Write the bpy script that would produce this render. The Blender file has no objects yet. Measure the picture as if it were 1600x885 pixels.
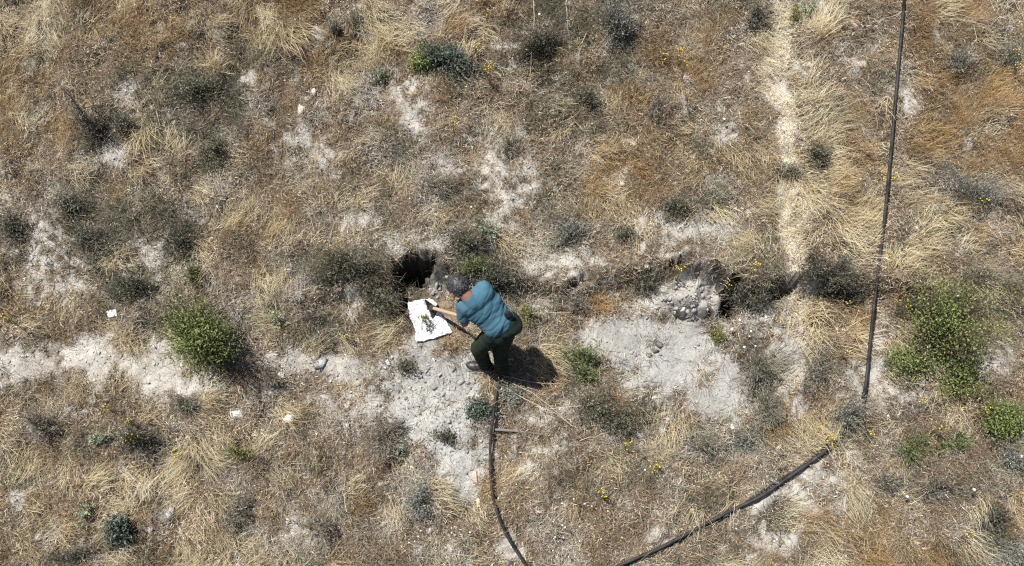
import bpy, bmesh, math
import numpy as np
from mathutils import Vector, Matrix

# ------------------------------------------------------------------ camera, sky, sun, exposure
scene = bpy.context.scene
COL = scene.collection
TILT = math.radians(24.0)          # camera pitch away from straight down
SLOPE = math.tan(math.radians(18.0))
DIST = 7.65
FOVX = math.radians(65.0)
cam_d = bpy.data.cameras.new("camera")
cam_d.sensor_fit = 'HORIZONTAL'
cam_d.angle = FOVX
cam_d.clip_end = 500.0
cam = bpy.data.objects.new("camera", cam_d)
COL.objects.link(cam)
CAM = np.array([0.0, -DIST * math.sin(TILT), DIST * math.cos(TILT)])
cam.location = CAM
cam.rotation_euler = (TILT, 0, 0)
scene.camera = cam

SUN_DIR = Vector((0.40, -0.18, -1.0)).normalized()      # the way the light travels
sun_el = math.asin(-SUN_DIR.z)
sun_az = math.atan2(-SUN_DIR.x, -SUN_DIR.y)             # clockwise from +Y
world = bpy.data.worlds.new("World")
scene.world = world
world.use_nodes = True
wn = world.node_tree.nodes
sky = wn.new("ShaderNodeTexSky")
sky.sky_type = 'NISHITA'
sky.sun_disc = False
sky.sun_elevation = sun_el
sky.sun_rotation = sun_az
bg = wn["Background"]
bg.inputs["Strength"].default_value = 0.05
world.node_tree.links.new(sky.outputs[0], bg.inputs[0])
sun_d = bpy.data.lights.new("sun", 'SUN')
sun_d.energy = 4.9
sun_d.angle = math.radians(0.5)
sun_d.color = (1.0, 0.965, 0.91)
sun = bpy.data.objects.new("sun", sun_d)
sun.rotation_euler = SUN_DIR.to_track_quat('-Z', 'Y').to_euler()
sun.location = (-6, 4, 12)
COL.objects.link(sun)
scene.view_settings.view_transform = 'Standard'
scene.view_settings.look = 'None'
scene.view_settings.exposure = 0.66
scene.view_settings.gamma = 1.0
scene.cycles.use_denoising = False
scene.cycles.filter_width = 1.25
scene.cycles.max_bounces = 5
scene.cycles.diffuse_bounces = 3
scene.cycles.transmission_bounces = 3

# ------------------------------------------------------------------ numpy helpers
rng = np.random.default_rng(11)
_tab = np.random.default_rng(5).random((256, 256))

def vnoise(x, y, seed=0):
    x = np.asarray(x, float) + seed * 17.31
    y = np.asarray(y, float) + seed * 9.77
    xi = np.floor(x).astype(int); yi = np.floor(y).astype(int)
    fx = x - xi; fy = y - yi
    fx = fx * fx * (3 - 2 * fx); fy = fy * fy * (3 - 2 * fy)
    a = _tab[xi & 255, yi & 255]; b = _tab[(xi + 1) & 255, yi & 255]
    c = _tab[xi & 255, (yi + 1) & 255]; d = _tab[(xi + 1) & 255, (yi + 1) & 255]
    return (a * (1 - fx) + b * fx) * (1 - fy) + (c * (1 - fx) + d * fx) * fy

def fbm(x, y, seed=0, octv=4):
    s = 0; a = 1; t = 0
    for o in range(octv):
        s = s + a * vnoise(x * 2 ** o, y * 2 ** o, seed + 3 * o)
        t += a; a *= .5
    return s / t - .5          # about -0.5 .. 0.5

def sstep(a, b, x):
    t = np.clip((x - a) / (b - a), 0, 1)
    return t * t * (3 - 2 * t)

FPX = 800 / math.tan(FOVX / 2)      # focal length in photo pixels (1600 wide)
cT, sT = math.cos(TILT), math.sin(TILT)

def to_px(x, y, z):
    dx = x - CAM[0]; dy = y - CAM[1]; dz = z - CAM[2]
    yc = dy * cT + dz * sT
    zc = -(-dy * sT + dz * cT)
    return 800 + FPX * dx / zc, 442.5 - FPX * yc / zc

# ------------------------------------------------------------------ the shape of the hillside
# bank line: photo x -> y of the foot of the little bank, and its height in metres
BX = [-200, 0, 300, 480, 560, 620, 650, 700, 760, 860, 900, 960, 1040, 1130, 1180, 1240, 1300, 1400, 1500, 1600, 1800]
BY = [545, 545, 505, 480, 470, 462, 452, 446, 448, 462, 466, 452, 440, 470, 476, 464, 458, 470, 486, 500, 500]
BA = [.02, .04, .06, .12, .18, .26, .32, .28, .20, .18, .22, .26, .30, .34, .36, .32, .26, .22, .18, .14, .10]
# dark hollows under the bank: px, py, rx, ry, depth, turn
PITS = [(650, 433, 34, 16, .8, -.3), (626, 474, 9, 18, .30, .2),
        (908, 449, 22, 7, .16, -.35), (1062, 427, 22, 7, .32, -.2), (1138, 474, 13, 24, .42, .1),
        (1215, 462, 20, 8, .34, -.3), (1253, 430, 8, 9, .26, .4), (1085, 497, 26, 6, .16, .1),
        (1282, 508, 26, 9, .10, .1)]
# bare pale soil: px, py, rx, ry, turn
BARE = [(1035, 570, 115, 52, .22), (960, 530, 55, 30, .2), (1120, 615, 70, 38, .35), (1150, 660, 30, 22, .2), (1040, 520, 70, 26, .1),
        (684, 590, 58, 55, 0), (655, 555, 48, 24, 0), (690, 668, 64, 62, .3), (705, 715, 44, 44, .2), (722, 748, 28, 36, 0), (505, 568, 90, 17, .08), (600, 575, 60, 20, 0), (425, 560, 40, 16, .3), (495, 630, 30, 18, .2), (580, 630, 36, 22, .3), (648, 640, 30, 45, 0), (735, 560, 28, 30, 0),
        (60, 575, 90, 26, .1), (150, 560, 70, 30, -.3), (240, 580, 60, 32, 0), (20, 590, 40, 24, 0), (320, 600, 40, 20, 0),
        (645, 175, 30, 38, .1), (652, 205, 24, 28, 0), (785, 255, 28, 30, 0), (800, 335, 26, 32, 0), (700, 265, 22, 18, 0),
        (230, 400, 26, 22, 0), (62, 415, 22, 32, 0), (65, 362, 18, 16, 0), (105, 455, 26, 30, .3), (10, 380, 12, 16, 0), (10, 320, 10, 12, 0),
        (1145, 296, 20, 13, 0), (1215, 150, 26, 22, 0), (1252, 115, 18, 14, 0), (1132, 222, 18, 24, 0), (1418, 172, 20, 34, 0), (1345, 215, 18, 18, .2),
        (1100, 370, 50, 26, .2), (1040, 370, 30, 20, 0), (172, 243, 36, 20, 0), (205, 145, 18, 22, 0), (420, 192, 18, 15, 0),
        (395, 125, 18, 14, 0), (565, 350, 40, 20, 0), (1250, 770, 40, 26, -.4), (1200, 780, 34, 12, -.5), (1270, 740, 40, 16, -.4),
        (1244, 562, 28, 72, 0), (1255, 480, 12, 34, 0), (1370, 560, 22, 60, .1), (1340, 590, 26, 26, 0), (1560, 560, 32, 32, -.4),
        (1010, 685, 16, 20, 0), (825, 738, 20, 18, 0), (1030, 840, 26, 16, 0), (1210, 850, 40, 24, -.5), (800, 865, 26, 22, .5), (250, 540, 30, 12, 0),
        (150, 535, 30, 18, 0), (845, 425, 36, 22, .2), (920, 415, 34, 16, 0), (690, 395, 34, 14, 0), (610, 385, 36, 12, 0), (685, 445, 16, 24, 0), (500, 245, 28, 22, 0), (850, 485, 20, 14, 0),
        (25, 770, 14, 24, .2), (60, 845, 12, 16, 0), (260, 800, 16, 16, 0), (475, 835, 30, 26, .3), (1190, 500, 34, 26, 0), (550, 480, 20, 40, .3), (1075, 470, 46, 34, .2), (1020, 480, 30, 20, .1)]
# straw-strewn footpath running up the slope
TRAIL = [(1215, -40), (1222, 60), (1212, 150), (1222, 230), (1236, 310), (1228, 380), (1232, 450), (1250, 520), (1245, 600)]

def ell(px, py, e, soft=.3, wob=0.):
    cx, cy, rx, ry, a = e
    ca, sa = math.cos(a), math.sin(a)
    u = (px - cx) * ca + (py - cy) * sa
    v = -(px - cx) * sa + (py - cy) * ca
    r = np.sqrt((u / rx) ** 2 + (v / ry) ** 2) + wob
    return 1 - sstep(1 - soft, 1 + soft, r)

STONY = [(500, 572, 75, 22, .1), (440, 568, 45, 18, .3), (560, 590, 60, 22, .2), (490, 632, 42, 26, .2), (570, 640, 30, 40, .2), (60, 548, 120, 20, .1),
         (1040, 395, 110, 40, .1), (880, 420, 60, 24, .1), (1200, 520, 50, 60, 0), (1010, 500, 60, 30, .2), (850, 700, 60, 60, 0), (640, 400, 90, 20, 0), (800, 300, 60, 90, 0),
         (480, 230, 60, 40, 0), (100, 420, 80, 70, 0), (240, 410, 50, 50, 0), (430, 610, 40, 20, 0), (1300, 760, 80, 50, -.4), (1380, 580, 60, 60, 0)]
def bare_at(px, py):
    wob = 1.5 * fbm(px / 34, py / 34, 21, 5) + .9 * fbm(px / 9, py / 9, 22, 3)
    fine = fbm(px / 11, py / 11, 23, 4)
    b = np.zeros_like(px)
    for e in BARE:
        big = e[2] * e[3] > 1500
        m = ell(px, py, e, .65 if big else .8, wob * (1.3 if big else 1))
        b = np.maximum(b, m if big else m * np.clip(.72 + 2.4 * fine, .1, 1))
    w = np.zeros_like(px)
    for e in STONY: w = np.maximum(w, ell(px, py, e, .8, wob))
    b = np.maximum(b, w * np.clip(.44 + 2.6 * fine, 0, .9))
    # pale ground peeping through everywhere
    gaps = sstep(.10, .26, fbm(px / 30, py / 30, 24, 5)) * np.clip(.35 + 2.2 * fine, 0, .8)
    return np.maximum(b, gaps)

def trail_at(px, py):
    ty = [t[1] for t in TRAIL]; tx = [t[0] for t in TRAIL]
    c = np.interp(py, ty, tx)
    w = 18 + 16 * fbm(py / 60, py * 0, 33, 2)
    return (1 - sstep(.5, 1.3, np.abs(px - c + 30 * fbm(px / 50, py / 50, 34, 2)) / w)) * (py < 610)

def raw_height(x, y):
    z0 = SLOPE * y
    px, py = to_px(x, y, z0)
    near = (np.abs(x) < 7) & (np.abs(y) < 5)
    by = np.interp(px, BX, BY) + 14 * fbm(px / 30, py * 0, 41, 3)
    ba = np.interp(px, BX, BA)
    v = (by - py) / 160.0                               # metres above the foot of the bank
    bank = ba * sstep(-.03, .10, v) * np.exp(-np.clip(v, 0, 9) / 1.3)
    z = z0 + .16 * fbm(x * .55, y * .55, 1, 3) + .09 * fbm(x * 2.2, y * 2.2, 2, 3) + .16 * (1 - .8 * bare_at(*to_px(x, y, z0))) * fbm(x * 5.0, y * 5.0, 4, 3) + np.where(near, bank, 0)
    b = bare_at(px, py)
    rough = fbm(x * 9, y * 9, 3, 4)
    z = z + rough * (.055 - .025 * b)
    # broken clods: soft ridged steps on the bare soil
    rid = np.abs(fbm(x * 12, y * 12, 6, 3))
    z = z + b * (.018 - .015 * ell(px, py, (1040, 580, 140, 60, .2), .4)) * sstep(0, .10, rid)
    # heap of grey clods on the bank
    hp = ell(px, py, (1080, 462, 52, 34, .25), .45, .5 * fbm(px / 16, py / 16, 44, 3))
    z = z + hp * (.17 + .22 * fbm(x * 13, y * 13, 45, 4))
    hp2 = ell(px, py, (1025, 480, 26, 18, .1), .5, .4 * fbm(px / 12, py / 12, 46, 2))
    z = z + hp2 * .07
    wob = .55 * fbm(px / 14, py / 14, 48, 3)
    for (cx, cy, rx, ry, dep, a) in PITS:
        z = z - dep * ell(px, py, (cx, cy, rx, ry, a), .16, wob)
    # dug-over soil beside the pit and under the white sheet
    dg = ell(px, py, (700, 470, 45, 28, .3), .4, .3 * wob)
    z = z + dg * .05 * fbm(x * 16, y * 16, 49, 3)
    return z

GX0, GX1, GY0, GY1, GS = -5.9, 5.9, -4.1, 4.1, 0.024
gx = np.arange(GX0, GX1 + 1e-6, GS); gy = np.arange(GY0, GY1 + 1e-6, GS)
GXX, GYY = np.meshgrid(gx, gy)
HG = raw_height(GXX, GYY)

def H(x, y):
    x = np.asarray(x, float); y = np.asarray(y, float)
    u = np.clip((x - GX0) / GS, 0, len(gx) - 1.001); v = np.clip((y - GY0) / GS, 0, len(gy) - 1.001)
    i = u.astype(int); j = v.astype(int); fu = u - i; fv = v - j
    return (HG[j, i] * (1 - fu) + HG[j, i + 1] * fu) * (1 - fv) + (HG[j + 1, i] * (1 - fu) + HG[j + 1, i + 1] * fu) * fv

def at(px, py, h=0.0):
    """World point that shows at photo pixel (px, py), h metres above the ground there."""
    d = np.array([(px - 800) / FPX, -(py - 442.5) / FPX, -1.0])
    w = np.array([d[0], d[1] * cT - d[2] * sT, d[1] * sT + d[2] * cT])
    t = 7.5
    for _ in range(12):
        p = CAM + w * t
        g = float(H(p[0], p[1])) + h
        dz = p[2] - g
        t += dz / (-w[2] + SLOPE * w[1]) * .8
    return Vector(CAM + w * t)

# ------------------------------------------------------------------ mesh and material helpers
def mk_mesh(name, V, tris=None, quads=None, col=None, smooth=False):
    me = bpy.data.meshes.new(name)
    V = np.asarray(V, np.float32)
    nt = 0 if tris is None else len(tris); nq = 0 if quads is None else len(quads)
    me.vertices.add(len(V)); me.vertices.foreach_set("co", V.ravel())
    loops = []; starts = []; tot = []
    if nt:
        loops.append(np.asarray(tris).ravel()); starts.append(np.arange(nt) * 3); tot.append(np.full(nt, 3))
    if nq:
        loops.append(np.asarray(quads).ravel()); starts.append(nt * 3 + np.arange(nq) * 4); tot.append(np.full(nq, 4))
    loops = np.concatenate(loops).astype(np.int32)
    me.loops.add(len(loops)); me.loops.foreach_set("vertex_index", loops)
    me.polygons.add(nt + nq)
    me.polygons.foreach_set("loop_start", np.concatenate(starts).astype(np.int32))
    me.polygons.foreach_set("loop_total", np.concatenate(tot).astype(np.int32))
    if smooth:
        me.polygons.foreach_set("use_smooth", np.ones(nt + nq, bool))
    me.update(calc_edges=True)
    if col is not None:
        at_ = me.color_attributes.new("col", 'FLOAT_COLOR', 'POINT')
        c = np.ones((len(V), 4), np.float32); c[:, :3] = col
        at_.data.foreach_set("color", c.ravel())
    return me

def link(name, me, mat=None, parent=None, loc=None):
    o = bpy.data.objects.new(name, me)
    if mat is not None:
        me.materials.clear(); me.materials.append(mat)
    COL.objects.link(o)
    if parent is not None: o.parent = parent
    if loc is not None: o.location = loc
    return o

def tag(o, label, cat, group=None):
    o["label"] = label; o["category"] = cat
    if group: o["group"] = group
    return o

def empty(name, loc):
    o = bpy.data.objects.new(name, None)
    o.empty_display_size = .1
    COL.objects.link(o); o.location = loc
    return o

def new_mat(name):
    m = bpy.data.materials.new(name); m.use_nodes = True
    nt = m.node_tree
    return m, nt, nt.nodes["Principled BSDF"], nt.nodes["Material Output"]

def attr_mat(name, rough=.7, spec=.2, transl=0.0, nscale=0, namp=0.0, bump=0.0, bscale=200):
    m, nt, p, out = new_mat(name)
    a = nt.nodes.new("ShaderNodeAttribute"); a.attribute_name = "col"
    src = a.outputs["Color"]
    if nscale:
        tc = nt.nodes.new("ShaderNodeTexCoord")
        n = nt.nodes.new("ShaderNodeTexNoise"); n.inputs["Scale"].default_value = nscale; n.inputs["Detail"].default_value = 5
        nt.links.new(tc.outputs["Object"], n.inputs["Vector"])
        mr = nt.nodes.new("ShaderNodeMapRange"); mr.inputs[1].default_value = .3; mr.inputs[2].default_value = .7
        mr.inputs[3].default_value = 1 - namp; mr.inputs[4].default_value = 1 + namp
        nt.links.new(n.outputs[0], mr.inputs[0])
        mx = nt.nodes.new("ShaderNodeMix"); mx.data_type = 'RGBA'; mx.blend_type = 'MULTIPLY'; mx.inputs[0].default_value = 1
        nt.links.new(src, mx.inputs[6]); nt.links.new(mr.outputs[0], mx.inputs[7])
        src = mx.outputs[2]
        if bump:
            n2 = nt.nodes.new("ShaderNodeTexNoise"); n2.inputs["Scale"].default_value = bscale; n2.inputs["Detail"].default_value = 4
            nt.links.new(tc.outputs["Object"], n2.inputs["Vector"])
            bp = nt.nodes.new("ShaderNodeBump"); bp.inputs["Strength"].default_value = bump; bp.inputs["Distance"].default_value = .01
            nt.links.new(n2.outputs[0], bp.inputs["Height"]); nt.links.new(bp.outputs[0], p.inputs["Normal"])
    nt.links.new(src, p.inputs["Base Color"])
    p.inputs["Roughness"].default_value = rough
    p.inputs["Specular IOR Level"].default_value = spec
    if transl:
        t = nt.nodes.new("ShaderNodeBsdfTranslucent"); nt.links.new(src, t.inputs["Color"])
        ms = nt.nodes.new("ShaderNodeMixShader"); ms.inputs[0].default_value = transl
        nt.links.new(p.outputs[0], ms.inputs[1]); nt.links.new(t.outputs[0], ms.inputs[2])
        nt.links.new(ms.outputs[0], out.inputs["Surface"])
    return m

def flat_mat(name, col, rough=.6, spec=.3, nscale=30, namp=.2, bump=0.0, bscale=120, stretch=None, sheen=0):
    m, nt, p, out = new_mat(name)
    tc = nt.nodes.new("ShaderNodeTexCoord")
    vec = tc.outputs["Object"]
    if stretch:
        mp = nt.nodes.new("ShaderNodeMapping"); mp.inputs["Scale"].default_value = stretch
        nt.links.new(vec, mp.inputs[0]); vec = mp.outputs[0]
    n = nt.nodes.new("ShaderNodeTexNoise"); n.inputs["Scale"].default_value = nscale; n.inputs["Detail"].default_value = 6
    nt.links.new(vec, n.inputs["Vector"])
    r = nt.nodes.new("ShaderNodeValToRGB")
    c = np.array(col)
    r.color_ramp.elements[0].position = .3; r.color_ramp.elements[1].position = .7
    r.color_ramp.elements[0].color = (*np.clip(c * (1 - namp), 0, 1), 1)
    r.color_ramp.elements[1].color = (*np.clip(c * (1 + namp), 0, 1), 1)
    nt.links.new(n.outputs[0], r.inputs[0]); nt.links.new(r.outputs[0], p.inputs["Base Color"])
    if bump:
        n2 = nt.nodes.new("ShaderNodeTexNoise"); n2.inputs["Scale"].default_value = bscale; n2.inputs["Detail"].default_value = 5
        nt.links.new(vec, n2.inputs["Vector"])
        bp = nt.nodes.new("ShaderNodeBump"); bp.inputs["Strength"].default_value = bump; bp.inputs["Distance"].default_value = .01
        nt.links.new(n2.outputs[0], bp.inputs["Height"]); nt.links.new(bp.outputs[0], p.inputs["Normal"])
    p.inputs["Roughness"].default_value = rough
    p.inputs["Specular IOR Level"].default_value = spec
    return m

# ------------------------------------------------------------------ ground sheet
far = np.array([.1, .3, .8, 2, 5, 12, 30, 60])
xs = np.concatenate([GX0 - far[::-1], gx, GX1 + far]); ys = np.concatenate([GY0 - far[::-1], gy, GY1 + far])
XX, YY = np.meshgrid(xs, ys)
ZZ = raw_height(XX, YY)
n8 = len(far)
ZZ[n8:-n8, n8:-n8] = HG
gpx, gpy = to_px(XX, YY, SLOPE * YY)
gb = bare_at(gpx, gpy)
tr = trail_at(gpx, gpy)
f1 = fbm(XX * 3, YY * 3, 8, 4); f2 = fbm(XX * 14, YY * 14, 9, 3); f3 = fbm(XX * .8, YY * .8, 10, 3)
litter_c = np.stack([.135 + .14 * f1 + .10 * f2, .108 + .12 * f1 + .09 * f2, .080 + .09 * f1 + .07 * f2], -1)
soil_c = np.stack([.405 + .15 * f1 + .15 * f2, .382 + .14 * f1 + .145 * f2, .340 + .13 * f1 + .135 * f2], -1)
# cooler, paler grey on the big bench patches; warmer elsewhere
cool = np.maximum(ell(gpx, gpy, (1050, 580, 170, 90, .2), .5), ell(gpx, gpy, (690, 640, 100, 140, .1), .4))[..., None]
soil_c = soil_c * (1 - cool) + cool * np.stack([.365 + .16 * f1 + .10 * f3 + .10 * f2, .358 + .16 * f1 + .10 * f3 + .10 * f2, .333 + .15 * f1 + .09 * f3 + .10 * f2], -1)
straw_c = np.stack([.55 + .18 * f2 + .1 * f1, .49 + .17 * f2 + .1 * f1, .395 + .14 * f2 + .1 * f1], -1)
bb = sstep(.15, .75, gb)[..., None]
cc = litter_c * (1 - bb) + soil_c * bb
tt = (tr * (1 - gb))[..., None] * .95
cc = cc * (1 - tt) + straw_c * tt
dig = ell(gpx, gpy, (712, 492, 52, 40, .4), .4, .6 * fbm(gpx / 20, gpy / 20, 61, 3))[..., None] * .75
cc = cc * (1 - dig) + dig * np.stack([.25 + .15 * f2, .19 + .12 * f2, .125 + .09 * f2], -1)
pit_shade = np.zeros_like(gpx)  # shadow of the hollows painted into the soil colour, slightly past their rims
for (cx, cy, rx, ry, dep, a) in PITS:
    pit_shade = np.maximum(pit_shade, ell(gpx, gpy, (cx, cy, rx * 1.22, ry * 1.3, a), .22, .55 * fbm(gpx / 14, gpy / 14, 48, 3)) * min(1, dep * 1.9))
cc = cc * (1 - .9 * pit_shade[..., None]) + .9 * pit_shade[..., None] * np.array([.03, .025, .02])
nr, nc = XX.shape
idx = np.arange(nr * nc).reshape(nr, nc)
quads = np.stack([idx[:-1, :-1], idx[:-1, 1:], idx[1:, 1:], idx[1:, :-1]], -1).reshape(-1, 4)
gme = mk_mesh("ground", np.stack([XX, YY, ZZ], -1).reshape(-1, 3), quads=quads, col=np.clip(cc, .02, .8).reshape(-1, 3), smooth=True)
m_ground, nt, p, out = new_mat("dry_soil")
a = nt.nodes.new("ShaderNodeAttribute"); a.attribute_name = "col"
tc = nt.nodes.new("ShaderNodeTexCoord")
n1 = nt.nodes.new("ShaderNodeTexNoise"); n1.inputs["Scale"].default_value = 55; n1.inputs["Detail"].default_value = 8; n1.inputs["Roughness"].default_value = .7
v1 = nt.nodes.new("ShaderNodeTexVoronoi"); v1.inputs["Scale"].default_value = 26; v1.inputs["Randomness"].default_value = 1.0; v1.feature = 'F2'
n3 = nt.nodes.new("ShaderNodeTexNoise"); n3.inputs["Scale"].default_value = 190; n3.inputs["Detail"].default_value = 3
for n in (n1, v1, n3): nt.links.new(tc.outputs["Object"], n.inputs["Vector"])
mr = nt.nodes.new("ShaderNodeMapRange"); mr.inputs[1].default_value = .3; mr.inputs[2].default_value = .7; mr.inputs[3].default_value = .58; mr.inputs[4].default_value = 1.30
nt.links.new(n1.outputs[0], mr.inputs[0])
mr2 = nt.nodes.new("ShaderNodeMapRange"); mr2.inputs[1].default_value = .3; mr2.inputs[2].default_value = .42; mr2.inputs[3].default_value = .55; mr2.inputs[4].default_value = 1.0
nt.links.new(n3.outputs[0], mr2.inputs[0])
mu = nt.nodes.new("ShaderNodeMath"); mu.operation = 'MULTIPLY'
nt.links.new(mr.outputs[0], mu.inputs[0]); nt.links.new(mr2.outputs[0], mu.inputs[1])
mx = nt.nodes.new("ShaderNodeMix"); mx.data_type = 'RGBA'; mx.blend_type = 'MULTIPLY'; mx.inputs[0].default_value = 1
nt.links.new(a.outputs["Color"], mx.inputs[6]); nt.links.new(mu.outputs[0], mx.inputs[7])
nt.links.new(mx.outputs[2], p.inputs["Base Color"])
ad = nt.nodes.new("ShaderNodeMath"); ad.operation = 'ADD'
nt.links.new(n1.outputs[0], ad.inputs[0]); nt.links.new(v1.outputs["Distance"], ad.inputs[1])
bp = nt.nodes.new("ShaderNodeBump"); bp.inputs["Strength"].default_value = .7; bp.inputs["Distance"].default_value = .011
nt.links.new(ad.outputs[0], bp.inputs["Height"]); nt.links.new(bp.outputs[0], p.inputs["Normal"])
p.inputs["Roughness"].default_value = .95; p.inputs["Specular IOR Level"].default_value = .1
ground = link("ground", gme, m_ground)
ground["kind"] = "structure"
ground["label"] = "dry hillside of pale soil with a low bank across it"

# ------------------------------------------------------------------ grass, weeds, litter
TONE = ["SGGSGGTBDDBTSTGT",
        "GTDDBBGBDBGBSTGG",
        "TTYBTBYBYGGBSTTG",
        "DDDTTTYDYTTYSSST",
        "GPDTTDDDYBYDTTBY",
        "TTTTTTPTTPPTTTTT",
        "BBBTYBPBBDTYSTTB",
        "TBSTBBYBBBTTYSBT",
        "TBTSYBBTYBTTSGGY"]
#          straw gold brown dark grey
TW = {'S': (.72, .40, .34, .12, .20), 'G': (.36, .95, .40, .14, .02), 'B': (.14, .28, .72, .28, .30), 'D': (.08, .12, .44, .88, .36),
      'Y': (.20, .10, .44, .28, .68), 'T': (.34, .24, .52, .16, .44), 'P': (.25, .05, .25, .08, .40)}
TGRID = np.array([[TW[c] for c in row] for row in TONE])

def species_w(px, py):
    wx = px + 90 * fbm(px / 90, py / 90, 51, 2); wy = py + 90 * fbm(px / 90, py / 90, 52, 2)
    u = np.clip(wx / 100 - .5, 0, 14.999); v = np.clip(wy / 100 - .5, 0, 7.999)
    i = u.astype(int); j = v.astype(int); fu = (u - i)[:, None]; fv = (v - j)[:, None]
    w = (TGRID[j, i] * (1 - fu) + TGRID[j, i + 1] * fu) * (1 - fv) + (TGRID[j + 1, i] * (1 - fu) + TGRID[j + 1, i + 1] * fu) * fv
    for k in range(5):
        w[:, k] += 2.6 * fbm(px / 34, py / 34, 70 + 7 * k, 4)
    w[:, 0] += .7 * trail_at(px, py); w[:, 4] += .3 * trail_at(px, py); w[:, 1:4] -= .4 * trail_at(px, py)[:, None]
    return w

def blades(base, az, e0, e1, L, w, c0, c1, seg=2, bendaz=None, roll=None):
    """Curved tapering blades; returns V, tris, quads, colours."""
    n = len(base)
    if bendaz is None: bendaz = az
    pts = [base]
    for s in range(seg):
        f = (s + .5) / seg
        e = e0 + (e1 - e0) * f; a_ = az + (bendaz - az) * f
        d = np.stack([np.cos(a_) * np.cos(e), np.sin(a_) * np.cos(e), np.sin(e)], -1)
        pts.append(pts[-1] + d * (L / seg)[:, None])
    for s in range(1, seg + 1):
        g = H(pts[s][:, 0], pts[s][:, 1]) + .004
        pts[s][:, 2] = np.maximum(pts[s][:, 2], g)
    r = rng.uniform(-1.0, 1.0, n) if roll is None else roll
    side = np.stack([-np.sin(az) * np.cos(r), np.cos(az) * np.cos(r), np.sin(r)], -1)
    rows = []; cols = []
    for s in range(seg):
        k = (w * (1 - .55 * s / seg) * .5)[:, None]
        rows += [pts[s] - side * k, pts[s] + side * k]
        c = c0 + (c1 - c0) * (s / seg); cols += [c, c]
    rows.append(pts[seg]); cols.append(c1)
    m = 2 * seg + 1
    V = np.stack(rows, 1).reshape(-1, 3); C = np.stack(cols, 1).reshape(-1, 3)
    o = (np.arange(n) * m)[:, None]
    Q = np.concatenate([o + np.array([[2 * s, 2 * s + 1, 2 * s + 3, 2 * s + 2]]) for s in range(seg - 1)]) if seg > 1 else None
    T = o + np.array([[2 * seg - 2, 2 * seg - 1, 2 * seg]])
    return V, T, Q, C

m_straw = attr_mat("dry_grass", .55, .25, .18)
m_weed = attr_mat("dry_weed", .8, .1, .12)
m_leaf = attr_mat("leaf", .55, .25, .22)
m_twig = attr_mat("twig", .85, .1, 0)

def jit(c, n, amt):
    c = np.array(c)
    return np.clip(c * (1 + rng.normal(0, amt, (n, 1))) * (1 + rng.normal(0, amt * .3, (n, 3))), .008, .85)

NT = 26500
tx = rng.uniform(-5.7, 5.7, NT); ty = rng.uniform(-3.75, 3.75, NT)
tpx, tpy = to_px(tx, ty, H(tx, ty))
tb = bare_at(tpx, tpy)
# places kept clear: pits, the white sheet, under the hoses' beds
clear = np.zeros(NT)
for (cx, cy, rx, ry, dep, a_) in PITS:
    clear = np.maximum(clear, ell(tpx, tpy, (cx, cy, rx * 1.1, ry * 1.1, a_), .2) * (dep > .25))
clear = np.maximum(clear, ell(tpx, tpy, (672, 503, 42, 42, 0), .15))
clear = np.maximum(clear, .85 * ell(tpx, tpy, (712, 480, 40, 36, .3), .3))
clear = np.maximum(clear, .9 * ell(tpx, tpy, (1080, 465, 52, 34, .25), .2))
clear = np.maximum(clear, .75 * ell(tpx, tpy, (765, 555, 40, 30, 0), .3))
HOSES = [[(782, 586), (777, 605), (772, 640), (767, 680), (766, 725), (769, 770), (780, 810), (797, 846), (826, 890), (850, 925)],
         [(1306, 690), (1275, 716), (1235, 744), (1190, 775), (1140, 799), (1085, 828), (1030, 857), (990, 874), (950, 892), (900, 915)],
         [(1416, -60), (1412, 10), (1405, 90), (1398, 170), (1389, 270), (1380, 360), (1370, 440), (1362, 510), (1356, 570), (1352, 606)]]
def seg_dist(px, py, pts):
    d = np.full(px.shape, 1e9)
    for (x0, y0), (x1, y1) in zip(pts[:-1], pts[1:]):
        vx, vy = x1 - x0, y1 - y0
        t = np.clip(((px - x0) * vx + (py - y0) * vy) / (vx * vx + vy * vy), 0, 1)
        d = np.minimum(d, np.hypot(px - x0 - t * vx, py - y0 - t * vy))
    return d
for hp_ in HOSES: clear = np.maximum(clear, .85 * (1 - sstep(10, 24, seg_dist(tpx, tpy, hp_))))
clear = np.maximum(clear, .84 * trail_at(tpx, tpy))
keep = rng.random(NT) < np.clip((1 - tb) ** 1.5 + .085, 0, 1) * np.clip(.74 + 2.0 * fbm(tpx / 30, tpy / 30, 57, 3), .25, 1) * (1 - clear)
tx, ty, tpx, tpy, tb = tx[keep], ty[keep], tpx[keep], tpy[keep], tb[keep]
W = species_w(tpx, tpy)
sp = np.argmax(W + rng.gumbel(0, .13, W.shape), 1)
flow = 2 * math.pi * 1.8 * fbm(tx * .9, ty * .9, 80, 2) + 3.2 * fbm(tx * 3.4, ty * 3.4, 81, 2) - .6
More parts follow.
